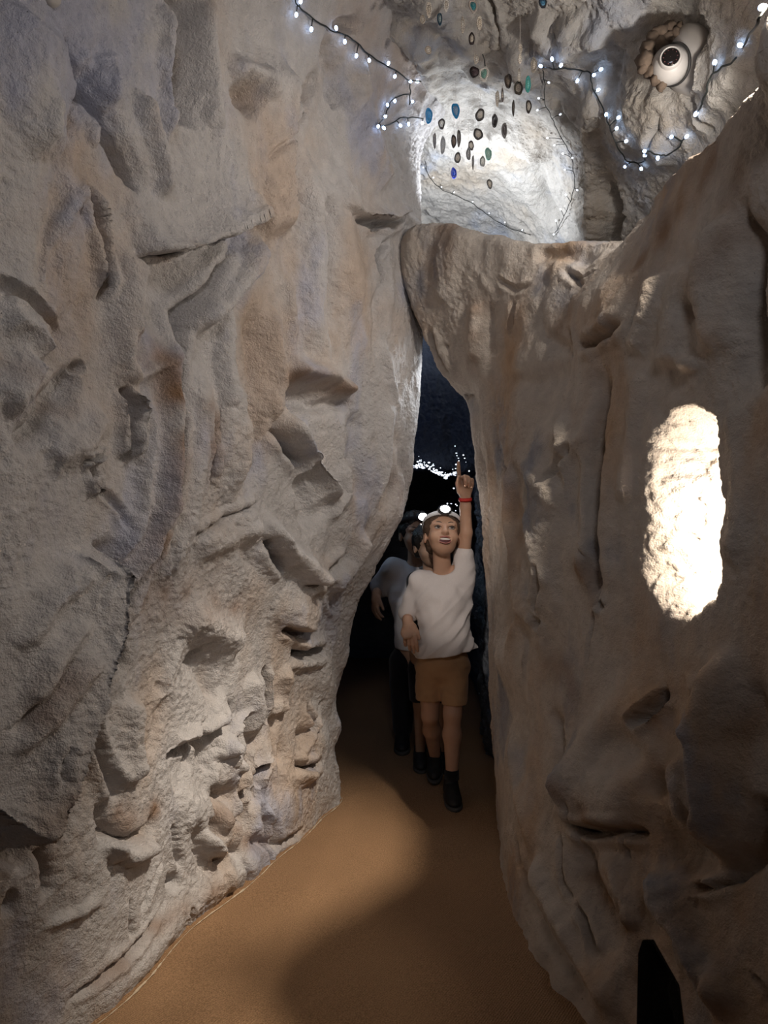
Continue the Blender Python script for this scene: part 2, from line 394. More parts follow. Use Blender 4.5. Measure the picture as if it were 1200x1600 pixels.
L.crack([(316, 620), (312, 655), (322, 700), (324, 760)], 4, .028); L.blob(344, 680, 20, 82, .028, 1.2)
L.groove([(420, 470), (424, 540), (432, 600), (420, 660)], 15, .030); L.groove([(358, 590), (366, 680), (358, 770)], 15, .02)
L.groove([(392, 470), (395, 560), (398, 690), (388, 780)], 18, -.032)
# brow, pit and finger
L.groove([(432, 572), (470, 578), (510, 590), (552, 618)], 14, .048); L.blob(462, 622, 28, 16, -.052, 1.2); L.groove([(480, 640), (520, 630), (548, 634)], 10, -.026)
L.groove([(424, 640), (458, 688), (500, 742), (532, 792)], 13, .048); L.crack([(420, 668), (442, 700), (470, 728)], 7, .052)
L.groove([(545, 720), (542, 770), (515, 815)], 12, .022); L.groove([(470, 740), (490, 800), (470, 830)], 20, -.03)
L.step([(402, 783), (345, 812), (300, 838)], 60, -.0, 0); L.crack([(296, 842), (345, 812), (405, 783)], 5, .03)
L.groove([(300, 862), (350, 840), (410, 815)], 20, .028); L.groove([(402, 800), (438, 850), (478, 888), (505, 912)], 15, .046)
L.crack([(412, 838), (424, 868), (442, 894)], 7, .055); L.crack([(465, 915), (505, 896), (545, 866)], 7, .042)
L.groove([(510, 920), (550, 880), (575, 830)], 16, .035); L.blob(608, 772, 11, 26, -.030, 1.4, 0.25)
L.groove([(560, 640), (555, 720), (570, 790)], 18, -.02); L.groove([(610, 620), (600, 720), (590, 800)], 14, .018)
L.blob(462, 955, 32, 32, .045, 1.3); L.crack([(436, 980), (472, 992), (486, 978)], 6, .045)
L.crack([(452, 1022), (480, 1024), (512, 1012)], 7, .065); L.crack([(417, 1042), (416, 1085), (418, 1130)], 6, .05)
L.groove([(440, 1040), (445, 1085), (442, 1120)], 12, .03); L.groove([(390, 1050), (400, 1110), (395, 1160)], 16, .034)
L.step([(262, 1180), (308, 1164), (348, 1134), (362, 1088)], 46, -.045, .2); L.crack([(268, 1176), (308, 1162), (348, 1134), (360, 1090)], 7, .05)
L.groove([(280, 960), (335, 985), (375, 1010)], 30, .04); L.groove([(300, 1010), (330, 1060), (345, 1100)], 24, -.03)
for (x, y, rx, ry, a) in [(384, 1165, 9, 17, -.06), (427, 1128, 8, 13, -.05), (378, 1262, 9, 26, -.062), (346, 1240, 14, 14, -.05), (335, 1296, 10, 14, -.045), (338, 1342, 9, 9, -.05),
                          (272, 1378, 9, 9, -.035), (362, 1330, 9, 8, -.04), (398, 1232, 10, 16, -.04), (440, 1180, 10, 16, -.035), (470, 1150, 9, 10, -.03), (410, 1318, 22, 8, -.03),
                          (322, 1320, 8, 12, .028), (300, 1270, 26, 30, .03), (360, 1195, 16, 30, .035), (415, 1180, 14, 30, .03), (528, 1137, 14, 20, .04), (497, 1160, 18, 20, .022),
                          (480, 1120, 16, 16, .02), (505, 1060, 14, 30, .022), (530, 1020, 10, 30, .02), (186, 1030, 9, 17, -.055), (22, 1412, 9, 13, -.035), (255, 1075, 6, 8, -.02),
                          (470, 1215, 22, 10, .025), (440, 1270, 30, 26, .018), (508, 1215, 18, 30, .018)]:
    L.blob(x, y, rx*.85, ry*1.15, a*.75, 1.2)
L.crack([(458, 1192), (476, 1202), (498, 1188)], 5, .045); L.crack([(365, 1290), (378, 1250), (398, 1215), (420, 1190)], 6, .045)
L.groove([(405, 1215), (400, 1260), (395, 1310)], 10, .022)
L.crack([(118, 1062), (132, 1095), (146, 1150), (165, 1210), (186, 1256)], 8, .048); L.groove([(205, 1080), (200, 1150), (205, 1230)], 30, .03)
L.groove([(152, 1250), (162, 1292), (195, 1318), (232, 1300), (240, 1265)], 11, -.040); L.groove([(155, 1305), (195, 1335), (240, 1320)], 13, .03)
L.groove([(64, 1318), (72, 1360), (76, 1400)], 9, -.04); L.groove([(0, 1330), (40, 1345), (60, 1310)], 10, -.03)
L.crack([(95, 1572), (150, 1525), (205, 1478), (238, 1440), (262, 1402)], 5, .02)
L.groove([(110, 1590), (220, 1500), (300, 1410), (420, 1330)], 26, .022)
# narrow dark splits
for q, w, a in [([(110, 45), (122, 95), (147, 148), (171, 208), (194, 262), (216, 314)], 3.2, .05), ([(133, 285), (142, 335), (155, 385), (158, 472)], 3.0, .07), ([(191, 606), (198, 640), (195, 690), (191, 722)], 3.6, .08),
                ([(126, 722), (144, 712), (165, 704)], 2.6, .06), ([(147, 744), (150, 774)], 2.6, .06), ([(421, 669), (443, 700), (470, 729)], 2.8, .07), ([(413, 839), (425, 868), (442, 894)], 2.8, .07),
                ([(250, 800), (226, 868), (198, 945), (168, 985)], 3.0, .06), ([(119, 1064), (132, 1097), (147, 1152), (166, 1212), (186, 1256)], 2.8, .05), ([(268, 1178), (308, 1164), (350, 1134)], 2.8, .06),
                ([(364, 1292), (378, 1252), (400, 1215), (424, 1180)], 3.0, .06), ([(562, 343), (586, 351), (612, 352), (636, 336)], 2.6, .05), ([(206, 402), (250, 396), (300, 388)], 3.0, .05), ([(416, 1045), (416, 1088), (418, 1132)], 2.6, .06),
                ([(300, 842), (345, 814), (402, 785)], 2.4, .035), ([(207, 404), (206, 460), (203, 532)], 3.0, .05), ([(318, 640), (314, 662), (323, 705), (325, 758)], 2.2, .03), ([(455, 1022), (482, 1024), (510, 1013)], 3.2, .07)]:
    L.crack(q, w, a*.75)
L.groove([(470, 640), (476, 720), (462, 800)], 9, .014); L.groove([(345, 470), (338, 560), (342, 640)], 14, .022); L.groove([(445, 420), (452, 520), (448, 600)], 10, .018); L.groove([(230, 600), (226, 700), (214, 800), (180, 900)], 12, .024)
# top right of the wall
L.blob(380, 152, 17, 26, -.060, 1.3, -.3); L.groove([(352, 120), (372, 105), (405, 125), (412, 165)], 13, .03)
L.step([(447, 340), (440, 260), (440, 180), (446, 95)], 70, -.0, 0); L.step([(446, 90), (441, 180), (441, 262), (448, 345)], 60, .045, .3)
L.blob(430, 338, 20, 24, .045, 1.3); L.groove([(478, 240), (486, 380), (480, 500), (505, 610)], 26, .035); L.groove([(528, 250), (540, 380), (560, 500)], 24, .022)
L.groove([(505, 300), (512, 420), (525, 540)], 15, -.026); L.crack([(560, 342), (585, 350), (612, 351), (638, 335)], 5, .042)
L.step([(640, 334), (610, 350), (560, 341), (520, 320)], 70, .03, .2); L.crack([(608, 372), (590, 400), (600, 452)], 4, .022)
L.groove([(600, 300), (580, 240), (555, 190)], 34, .035); L.groove([(500, 60), (530, 110), (520, 170)], 18, -.04); L.groove([(560, 90), (570, 140), (540, 180)], 18, .03)
L.groove([(450, 140), (480, 150), (500, 110)], 12, -.03); L.blob(545, 40, 18, 9, -.04, 1.2)
for q, w, a in [([(240, 560), (262, 700), (250, 800), (215, 890)], 26, .75), ([(150, 960), (190, 950), (215, 880)], 14, .6), ([(190, 1270), (215, 1290), (238, 1275)], 22, .8), ([(20, 1270), (60, 1240), (90, 1255)], 20, .5),
                ([(230, 930), (300, 940), (380, 950)], 30, .4), ([(440, 590), (500, 600), (545, 612)], 18, .5), ([(310, 640), (320, 720)], 20, .45), ([(0, 560), (60, 610), (110, 640)], 16, .35),
                ([(270, 400), (240, 440), (215, 520)], 16, .4), ([(30, 1110), (80, 1040)], 24, .35), ([(150, 1530), (250, 1440), (330, 1385)], 16, .4), ([(340, 1270), (380, 1310), (420, 1320)], 14, .4)]:
    L.paint(q, w, a)
wander(L, 3, 14, (10, 20, 560, 820), (7, 18), .016, -.1, (80, 240), .15); wander(L, 4, 20, (20, 820, 500, 1420), (6, 13), .016, -.25, (40, 130), .25); wander(L, 8, 22, (420, 150, 640, 900), (6, 13), .011, .1, (50, 160), .25); wander(L, 9, 34, (300, 1040, 530, 1300), (5, 11), .020, -.1, (50, 120), .35)
LW.build(rough=0.75, drape=.8, fold=.9, billow=.22)
tag(LW.o, 'pale grey sculpted rock wall along the left of the passage', None, None, 'structure')

# ---- right wall with the overhanging bridge rock, niche and ledge
T = 3.12
rows = []
def rrow(z, xs, tipz=None):
    zz = z if isinstance(z, (list, tuple)) else [z]*7
    xt = xs[6]; zt = zz[6]; bz = zt
    back = [(xt+.07, 3.27, bz), (xt+.26, 3.42, bz), (max(.85, xt+.5), 3.5, bz), (1.6, 3.6, bz)]
    pts = [(1.1, -1.7, zz[0]), (1.0, .4, zz[0]), (xs[0], 1.2, zz[0]), (xs[1], 1.6, zz[1]), (xs[2], 2.0, zz[2]), (xs[3], 2.4, zz[3]), (xs[4], 2.75, zz[4]), (xs[5], 3.0, zz[5]), (xt, T, zz[6])]
    rows.append(pts+back)
rrow(-.08, (.74, .585, .455, .415, .44, .475, .51))
rrow(.25, (.80, .68, .53, .44, .44, .46, .49))
rrow(.5, (.83, .73, .59, .48, .45, .45, .475))
rrow(.9, (.85, .76, .63, .51, .45, .44, .46))
rrow(1.3, (.86, .77, .65, .53, .46, .43, .425))
rrow(1.6, (.86, .78, .67, .55, .46, .40, .385))
rrow(1.76, (.86, .78, .68, .56, .46, .39, .36))
rrow(1.86, (.86, .78, .69, .57, .45, .34, .285))
rrow((1.97, 1.97, 1.97, 1.98, 1.99, 2.0, 2.0), (.86, .79, .71, .60, .44, .28, .20))
rrow((2.08, 2.08, 2.08, 2.09, 2.12, 2.15, 2.15), (.85, .79, .735, .65, .43, .23, .125))
rrow((2.16, 2.16, 2.16, 2.16, 2.23, 2.32, 2.32), (.83, .785, .76, .715, .43, .20, .078))
rrow((2.2, 2.2, 2.2, 2.19, 2.32, 2.47, 2.48), (.845, .80, .775, .755, .47, .23, .10))
c = rows[-1]
rows.append([(c[0][0]+.15, c[0][1], c[0][2]), (c[1][0]+.15, c[1][1], c[1][2]), (c[2][0]+.12, 1.2, 2.2), (.94, 1.62, 2.2), (.91, 2.04, 2.2), (.90, 2.48, 2.19), (.56, 2.86, 2.335), (.30, 3.1, 2.49), (.18, 3.17, 2.50),
             (.21, 3.2, 2.48), (.38, 3.28, 2.45), (.9, 3.38, 2.42), (1.6, 3.5, 2.3)])
rows.append([(c[0][0]+.5, c[0][1], 2.17), (c[1][0]+.5, c[1][1], 2.17), (1.3, 1.2, 2.17), (1.32, 1.65, 2.17), (1.32, 2.1, 2.17), (1.32, 2.6, 2.17), (.85, 3.0, 2.28), (.50, 3.14, 2.44), (.30, 3.18, 2.47),
             (.30, 3.185, 2.47), (.52, 3.15, 2.42), (1.0, 3.1, 2.3), (1.6, 3.2, 2.2)])
RW = Rock('wall_right', rows, [54, 42, 64, 64, 50, 28, 20, 28, 32, 34, 24, 26, 26], [10, 20, 80, 84, 80, 70, 62, 40, 26, 34, 20, 10], 1, M_RIGHT)
R_ = RW; RW.gain = 1.3
# bridge
R_.groove([(742, 470), (740, 520), (742, 568)], 14, .022); R_.groove([(760, 470), (765, 560)], 10, -.014)
R_.crack([(802, 468), (796, 500), (790, 525)], 4, .018); R_.crack([(664, 505), (684, 550), (708, 592)], 5, .022)
R_.groove([(720, 350), (700, 420), (690, 480)], 26, .018); R_.crack([(772, 432), (800, 452), (830, 445)], 4, .012); R_.groove([(830, 400), (880, 395), (930, 402)], 12, -.02)
R_.blob(905, 450, 9, 8, -.035); R_.crack([(880, 420), (905, 440), (930, 420), (940, 400)], 5, .025)
R_.blob(698, 541, 6, 5, -.016); R_.blob(735, 620, 8, 6, -.02); R_.blob(640, 395, 22, 40, .02)
R_.blob(940, 480, 46, 50, .028, 1.2); R_.crack([(985, 500), (960, 522), (930, 538), (905, 535)], 7, .045)
R_.groove([(840, 470), (850, 530), (900, 548)], 14, -.02); R_.groove([(780, 590), (840, 600), (900, 570)], 18, -.02)
R_.blob(1080, 488, 10, 16, -.03); R_.blob(1083, 568, 16, 12, .028, 1.3); R_.groove([(1030, 420), (1020, 480), (990, 560)], 22, .03)
R_.groove([(1130, 330), (1110, 450), (1130, 560)], 30, .035); R_.groove([(1160, 300), (1170, 420), (1160, 600)], 14, -.03)
# pillars
R_.groove([(862, 640), (852, 760), (856, 880), (850, 1000)], 44, .036); R_.groove([(938, 560), (926, 680), (928, 820), (934, 960)], 20, -.040); R_.groove([(1180, 320), (1172, 470), (1180, 640)], 24, -.04)
R_.groove([(1145, 620), (1165, 760), (1150, 900)], 26, .02); R_.groove([(1000, 560), (985, 660), (978, 800)], 22, .02); R_.groove([(1075, 400), (1060, 480), (1050, 590)], 34, .03)
R_.crack([(948, 580), (928, 660), (922, 720), (926, 860), (930, 945)], 9, .042); R_.groove([(968, 620), (950, 720), (948, 830), (955, 940)], 18, .018)
R_.groove([(810, 690), (806, 800), (815, 900), (828, 960), (800, 1020)], 16, .036); R_.groove([(788, 680), (786, 800), (790, 930)], 10, -.028)
R_.groove([(845, 640), (880, 700), (870, 820)], 26, .02); R_.crack([(905, 690), (885, 720), (862, 755)], 5, .022); R_.crack([(858, 880), (862, 900), (848, 960)], 5, .025)
R_.blob(800, 1025, 28, 34, .03); R_.crack([(845, 985), (850, 965)], 6, .03); R_.crack([(938, 940), (945, 950)], 5, .03)
R_.groove([(775, 640), (800, 740)], 12, .015)
# below
R_.groove([(1035, 1065), (970, 1115), (915, 1190), (893, 1260)], 30, .036); R_.blob(960, 1245, 78, 55, .060, 1.5); R_.blob(1120, 1180, 50, 130, .030, 1.2)
R_.crack([(892, 1285), (935, 1302), (985, 1298), (1020, 1298)], 7, .060); R_.crack([(1044, 1078), (1022, 1108), (992, 1138)], 6, .050)
R_.groove([(870, 1100), (880, 1180), (872, 1270)], 18, -.03); R_.blob(820, 1060, 30, 50, .02); R_.groove([(800, 1130), (810, 1230), (840, 1340)], 18, .022)
R_.blob(1030, 1230, 14, 22, -.04); R_.groove([(1060, 1180), (1080, 1240), (1070, 1300)], 26, .025); R_.blob(1080, 1330, 40, 45, -.055, 1.3)
R_.groove([(1150, 1000), (1138, 1140), (1140, 1260), (1120, 1350)], 24, .060); R_.groove([(1105, 1060), (1110, 1180), (1112, 1260)], 14, -.03); R_.groove([(1200, 1235), (1175, 1330), (1120, 1385)], 13, -.055)
R_.crack([(1065, 1382), (1110, 1390), (1150, 1370)], 5, .035); R_.groove([(1030, 1330), (1045, 1410), (1085, 1480), (1150, 1600)], 28, .050)
R_.groove([(905, 1310), (930, 1400), (985, 1480)], 26, -.03); R_.groove([(960, 1330), (990, 1420), (1000, 1460)], 16, .03); R_.crack([(900, 1412), (918, 1440), (935, 1500)], 6, .04)
R_.groove([(830, 1330), (870, 1420), (930, 1530), (980, 1600)], 20, .03); R_.groove([(800, 1290), (820, 1390), (870, 1490), (930, 1590)], 12, -.025); R_.crack([(880, 1300), (885, 1380), (900, 1410)], 5, .025)
for q, w, a in [([(920, 1370), (960, 1420), (985, 1450)], 26, .8), ([(700, 350), (690, 400)], 30, .5), ([(745, 480), (742, 560)], 20, .45), ([(810, 700), (815, 900)], 30, .35), ([(900, 460), (880, 500)], 26, .4),
                ([(1100, 250), (1060, 320), (1000, 420)], 40, .5), ([(1150, 280), (1130, 400)], 40, .35), ([(910, 890), (925, 940)], 18, .6), ([(900, 1230), (950, 1280)], 24, .45), ([(1080, 1430), (1140, 1560)], 40, .45), ([(1180, 1050), (1170, 1150)], 30, .35),
                ([(860, 1020), (900, 1090)], 40, .3)]:
    R_.paint(q, w, a)
# niche (recess sunk into the wall, gentle on its far side, sharp on its near rim)
b = RW.base; nm = np.abs(RW.py-800) < 260
left = np.interp(RW.wpy, [630, 700, 800, 900, 970], [1045, 1008, 1002, 1000, 1040])
right = np.interp(RW.wpy, [628, 650, 700, 800, 900, 935, 970], [1085, 1118, 1124, 1134, 1136, 1128, 1085])
jag = noise(b*45)*4+noise(b*110)*2.5
ins_l = (RW.wpx+jag-left)/70.0; ins_r = (right-RW.wpx-jag*0.3)/10.0
ins_t = (RW.wpy+jag-628)/30.0; ins_b = (972-RW.wpy+jag*1.5)/42.0
dep = 0.19*sst(0, 1, ins_l)*sst(0, 1, ins_r)*sst(0, 1, ins_t)*sst(0, 1, ins_b)
vis = RW.front & nm & (RW.wpx > 960) & (RW.wpx < 1180) & (b[:, 1] > 1.3) & (b[:, 1] < 2.4)
dep = np.where(vis, dep, 0)
RW.dv += dep[:, None]*np.array([0.93, 0.36, 0.0]); RW.d = np.where(dep > 0.004, RW.d*0.3, RW.d)
R_.crack([(1068, 672), (1060, 740), (1052, 800), (1054, 868)], 5, .03)
# opening near the floor: a shallow dip with its inner darkness painted on
hx = np.interp(RW.wpy, [1468, 1476, 1540, 1640], [1022, 1026, 1062, 1074]); hl = np.interp(RW.wpy, [1468, 1490, 1640], [1004, 997, 994])
ih = np.minimum(np.minimum((hx-RW.px), (RW.px-hl)), (RW.py-1468))
visb = RW.front & (b[:, 1] > 1.0) & (b[:, 1] < 2.2) & (RW.py > 1400) & (RW.px > 900) & (RW.px < 1150) & (b[:, 2] > -0.07)
hole = np.where(visb, sst(-9, 9, ih), 0)
RW.dv += (0.05*sst(-2, 22, ih)*visb)[:, None]*np.array([0.93, 0.36, 0.0]); RW.d = np.where(visb, RW.d*(1-hole), RW.d)
RW.d += .085*np.exp(-((b[:, 1]-1.38)/.09)**2-((b[:, 2]-2.15)/.09)**2)      # knob added to the ledge out of view to shape the floor shadow
wander(R_, 5, 10, (780, 600, 950, 900), (9, 20), .015, .05, (80, 260), .15); wander(R_, 6, 16, (790, 1030, 1190, 1560), (9, 20), .018, .15, (60, 200), .2); wander(R_, 7, 8, (640, 380, 920, 560), (8, 16), .010, .2, (30, 100), .3)
RW.damp = 1-.75*sst(0, .05, dep)
RW.build(rough=0.6, drape=0.7, billow=.35)
hx = np.interp(RW.vpy, [1468, 1476, 1540, 1640], [1022, 1026, 1062, 1074]); hl = np.interp(RW.vpy, [1468, 1490, 1640], [1004, 997, 994])
ih = np.minimum(np.minimum((hx-RW.vpx), (RW.vpx-hl)), (RW.vpy-1468))
hole = np.where(visb & (RW.vpy > 1440), sst(-9, 9, ih), 0)
at_ = RW.o.data.attributes.new('opening', 'FLOAT', 'POINT'); at_.data.foreach_set('value', hole.astype(np.float32))
tag(RW.o, 'darker brown grey rock wall on the right with overhanging bridge rock', None, None, 'structure')

# ---- ceiling vault, dropping at the far end to the dark lintel
def arch(Y, dz=0, xr=0):
    return [(-1.3, Y, 3.35+dz), (-.7, Y, 3.28+dz), (-.25, Y, 3.16+dz), (.15, Y, 3.1+dz), (.5, Y, 3.04+dz), (.80+xr, Y, 2.88+dz), (1.0+xr, Y, 2.62+dz), (1.14+xr, Y, 2.3+dz), (1.22+xr, Y, 1.9+dz)]
def drop(Y, z):
    return [(-1.3, Y+.1, z), (-.7, Y+.1, z), (-.25, Y+.05, z), (.15, Y, z), (.5, Y-.05, z), (.75, Y-.22, z-.02), (.93, Y-.45, z-.1), (1.08, Y-.65, z-.2), (1.2, Y-.8, z-.3)]
ctrl = [arch(-1.7, 0, .3), arch(.4, 0, .3), arch(1.4, 0, .22), arch(2.0, 0, .03), arch(2.5), arch(3.0), arch(3.5, -.02, -.03), [(x, y+.0, z-.05) for x, y, z in arch(3.95, -.04, -.08)], drop(4.3, 2.85), drop(4.42, 2.5)]
CE = Rock('ceiling', ctrl, [8, 20, 66, 84, 84, 84, 76, 60, 66], [10, 40, 70, 60, 62, 58, 48, 26], 1, M_CEIL)
C_ = CE; CE.gain = 1.25
C_.groove([(935, 110), (930, 200), (940, 300), (935, 390)], 20, .06); C_.groove([(905, 200), (915, 290), (925, 370)], 14, -.05); C_.blob(1005, 190, 50, 70, .07, 1.3)
C_.groove([(900, 130), (930, 100), (960, 60)], 26, -.045); C_.groove([(880, 20), (905, 50), (960, 45)], 18, .06); C_.groove([(830, 15), (870, 55), (910, 60)], 14, .05)
C_.blob(1038, 66, 48, 58, -.085, 1.6, .6); C_.groove([(945, 60), (960, 110), (955, 160)], 22, -.05); C_.groove([(720, 110), (790, 100), (850, 70)], 22, .035)
C_.groove([(600, 30), (640, 60), (690, 70)], 20, .04); C_.groove([(700, 190), (780, 200), (860, 260)], 26, .04); C_.groove([(830, 230), (850, 320), (870, 360)], 18, -.05)
C_.groove([(1180, 60), (1120, 150), (1080, 210)], 24, .03); C_.crack([(960, 280), (975, 330), (960, 390)], 12, .07)
wander(C_, 12, 26, (520, -20, 1180, 340), (8, 20), .03, .3, (40, 140), .3)
CE.build(rough=1.4, drape=1.1, billow=.5)
tag(CE.o, 'rough whitish rock ceiling vault above the passage', None, None, 'structure')

ctrl = [drop(4.42, 2.55), drop(4.42, 2.2), drop(4.40, 1.85), drop(4.48, 1.60), drop(4.70, 1.55), [(x*1.6, 5.6, 1.62) for x, y, z in drop(4.6, 1.6)], [(x*1.8, 7.0, 1.7) for x, y, z in drop(4.6, 1.6)]]
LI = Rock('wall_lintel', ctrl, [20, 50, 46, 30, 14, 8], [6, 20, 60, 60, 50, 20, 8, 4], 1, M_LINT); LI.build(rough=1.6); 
tag(LI.o, 'rock lintel behind the boy, coloured dark blue for shade and blue light', None, None, 'structure')
cp = [(1.1, 3.45), (.70, 3.62), (.585, 3.85), (.545, 4.15), (.60, 4.6), (.68, 5.2), (.5, 6.2), (-.5, 6.6), (-1.7, 6.2), (-2.6, 5.2), (-2.8, 4.0)]
ctrl = [[(x+dx, y, z) for x, y in cp] for z, dx in ((-.08, .03), (.4, .01), (.9, 0), (1.4, -.01), (1.8, .0), (2.4, .02))]
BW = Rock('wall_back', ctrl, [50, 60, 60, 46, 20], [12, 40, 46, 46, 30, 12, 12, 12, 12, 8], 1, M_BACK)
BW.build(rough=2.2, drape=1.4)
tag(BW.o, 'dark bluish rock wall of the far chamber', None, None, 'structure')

# floor
fx = np.linspace(-3, 2, 60); fy = np.linspace(-1.7, 7.2, 90)
gx, gy = np.meshgrid(fx, fy, indexing='ij'); fz = 0.004*noise(np.stack([gx.ravel()*3, gy.ravel()*3, gx.ravel()*0], 1))
V = np.stack([gx.ravel(), gy.ravel(), fz], 1); i = np.arange(60*90).reshape(60, 90)
FL = mesh_obj('floor', V, np.stack([i[:-1, :-1], i[1:, :-1], i[1:, 1:], i[:-1, 1:]], -1).reshape(-1, 4), carpet_mat())
tag(FL, 'brown carpeted floor of the passage', None, None, 'structure')

# ------------------------------------------------------------------ people: smooth signed-distance bodies meshed with surface nets
class Field:
    def __init__(s, lo, hi, h):
        s.lo = np.array(lo, float); s.h = h
        s.n = np.ceil((np.array(hi)-s.lo)/h).astype(int)+1
        s.d = np.full(tuple(s.n), 0.08, np.float32)
    def _region(s, lo, hi, m):
        a = np.clip(np.floor((np.array(lo)-m-s.lo)/s.h).astype(int), 0, s.n-1)
        b = np.clip(np.ceil((np.array(hi)+m-s.lo)/s.h).astype(int)+1, 1, s.n)
        sl = tuple(slice(x, y) for x, y in zip(a, b))
        ax = [s.lo[i]+s.h*np.arange(a[i], b[i]) for i in range(3)]
        g = np.stack(np.meshgrid(*ax, indexing='ij'), -1)
        return sl, g
    def _mix(s, sl, e, k, sub):
        d = s.d[sl]
        if sub: d = -d
        if k > 0:
            hh = np.clip(0.5+0.5*(d-e)/k, 0, 1); r = d*(1-hh)+e*hh-k*hh*(1-hh)
        else: r = np.minimum(d, e)
        s.d[sl] = -r if sub else r
    def cone(s, a, b, ra, rb, k=0.012, sub=False):
        a = np.asarray(a, float); b = np.asarray(b, float); m = max(ra, rb)+k+0.025
        sl, g = s._region(np.minimum(a, b), np.maximum(a, b), m)
        if 0 in g.shape: return
        ab = b-a; t = np.clip(((g-a)@ab)/(ab@ab+1e-12), 0, 1)
        e = np.linalg.norm(g-(a+t[..., None]*ab), axis=-1)-(ra+(rb-ra)*t)
        s._mix(sl, e, k, sub)
    def ell(s, c, r, R=None, k=0.012, sub=False):
        c = np.asarray(c, float); r = np.asarray(r, float); m = r.max()
        sl, g = s._region(c-m, c+m, k+0.025)
        if 0 in g.shape: return
        q = g-c
        if R is not None: q = q@np.asarray(R)          # R columns = local axes in world
        k0 = np.linalg.norm(q/r, axis=-1); k1 = np.linalg.norm(q/(r*r), axis=-1)+1e-9
        s._mix(sl, k0*(k0-1)/k1, k, sub)
    def cut(s, p, n):
        """keep the side opposite to n"""
        ax = [s.lo[i]+s.h*np.arange(s.n[i]) for i in range(3)]
        g = np.stack(np.meshgrid(*ax, indexing='ij'), -1)
        n = np.asarray(n, float); n = n/np.linalg.norm(n)
        s.d = np.maximum(s.d, ((g-np.asarray(p))@n).astype(np.float32))
    def mesh(s):
        d = s.d; ins = d < 0
        c = np.zeros(tuple(s.n-1), np.int8)
        for dx in (0, 1):
            for dy in (0, 1):
                for dz in (0, 1):
                    c += ins[dx:s.n[0]-1+dx, dy:s.n[1]-1+dy, dz:s.n[2]-1+dz]
        cells = np.argwhere((c > 0) & (c < 8))
        idx = np.full(tuple(s.n-1), -1, np.int64); idx[tuple(cells.T)] = np.arange(len(cells))
        acc = np.zeros((len(cells), 3)); cnt = np.zeros(len(cells))
        co = [(0, 0, 0), (0, 0, 1), (0, 1, 0), (0, 1, 1), (1, 0, 0), (1, 0, 1), (1, 1, 0), (1, 1, 1)]
        for p in range(8):
            for q in range(p+1, 8):
                a, b = np.array(co[p]), np.array(co[q])
                if np.abs(a-b).sum() != 1: continue
                da = d[tuple((cells+a).T)]; db = d[tuple((cells+b).T)]
                m = (da < 0) != (db < 0); t = np.where(m, da/(da-db+1e-12), 0)
                acc += np.where(m[:, None], a+t[:, None]*(b-a), 0); cnt += m
        v = s.lo+s.h*(cells+acc/cnt[:, None])
        faces = []
        for ax in range(3):
            o1, o2 = [(1, 2), (2, 0), (0, 1)][ax]
            sl0 = [slice(None)]*3; sl1 = [slice(None)]*3; sl0[ax] = slice(0, -1); sl1[ax] = slice(1, None)
            A = ins[tuple(sl0)]; B = ins[tuple(sl1)]
            e = np.argwhere(A != B)
            ok = (e[:, o1] > 0) & (e[:, o2] > 0) & (e[:, o1] < s.n[o1]-1) & (e[:, o2] < s.n[o2]-1)
            e = e[ok]; fl = A[tuple(e.T)]
            u = np.zeros(3, int); u[o1] = 1; w = np.zeros(3, int); w[o2] = 1
            q = np.stack([idx[tuple((e-u-w).T)], idx[tuple((e-w).T)], idx[tuple(e.T)], idx[tuple((e-u).T)]], 1)
            q[~fl] = q[~fl][:, ::-1]
            faces.append(q)
        return v, np.concatenate(faces)

def relax(v, f, it=2):
    """light Laplacian smoothing of a surface-net mesh"""
    for _ in range(it):
        acc = np.zeros_like(v); cnt = np.zeros(len(v))
        for k in range(4):
            a, b = f[:, k], f[:, (k+1) % 4]
            np.add.at(acc, a, v[b]); np.add.at(cnt, a, 1)
        v = v*0.5+0.5*acc/np.maximum(cnt, 1)[:, None]
    return v
def field_obj(name, fld, mat, root, it=2, disp=None):
    v, f = fld.mesh(); v = relax(v, f, it)
    if disp is not None: v = disp(v)
    o = mesh_obj(name, v, f, mat)
    return to_local(o, root)

def skin_mat(name, col):
    m, nt, b = mat_base(name); N = nt.nodes.new; L = nt.links.new
    tc = N('ShaderNodeTexCoord'); n = N('ShaderNodeTexNoise'); n.inputs['Scale'].default_value = 25; n.inputs['Detail'].default_value = 4
    L(tc.outputs['Object'], n.inputs['Vector'])
    mx = N('ShaderNodeMix'); mx.data_type = 'RGBA'; mx.inputs[6].default_value = (*[c*0.88 for c in col], 1); mx.inputs[7].default_value = (*[min(1, c*1.1) for c in col], 1)
    L(n.outputs['Fac'], mx.inputs[0]); L(mx.outputs[2], b.inputs['Base Color'])
    b.inputs['Roughness'].default_value = 0.5; b.inputs['Specular IOR Level'].default_value = 0.35
    b.inputs['Subsurface Weight'].default_value = 0.12; b.inputs['Subsurface Radius'].default_value = (0.012, 0.005, 0.003); b.inputs['Subsurface Scale'].default_value = 0.5
    return m
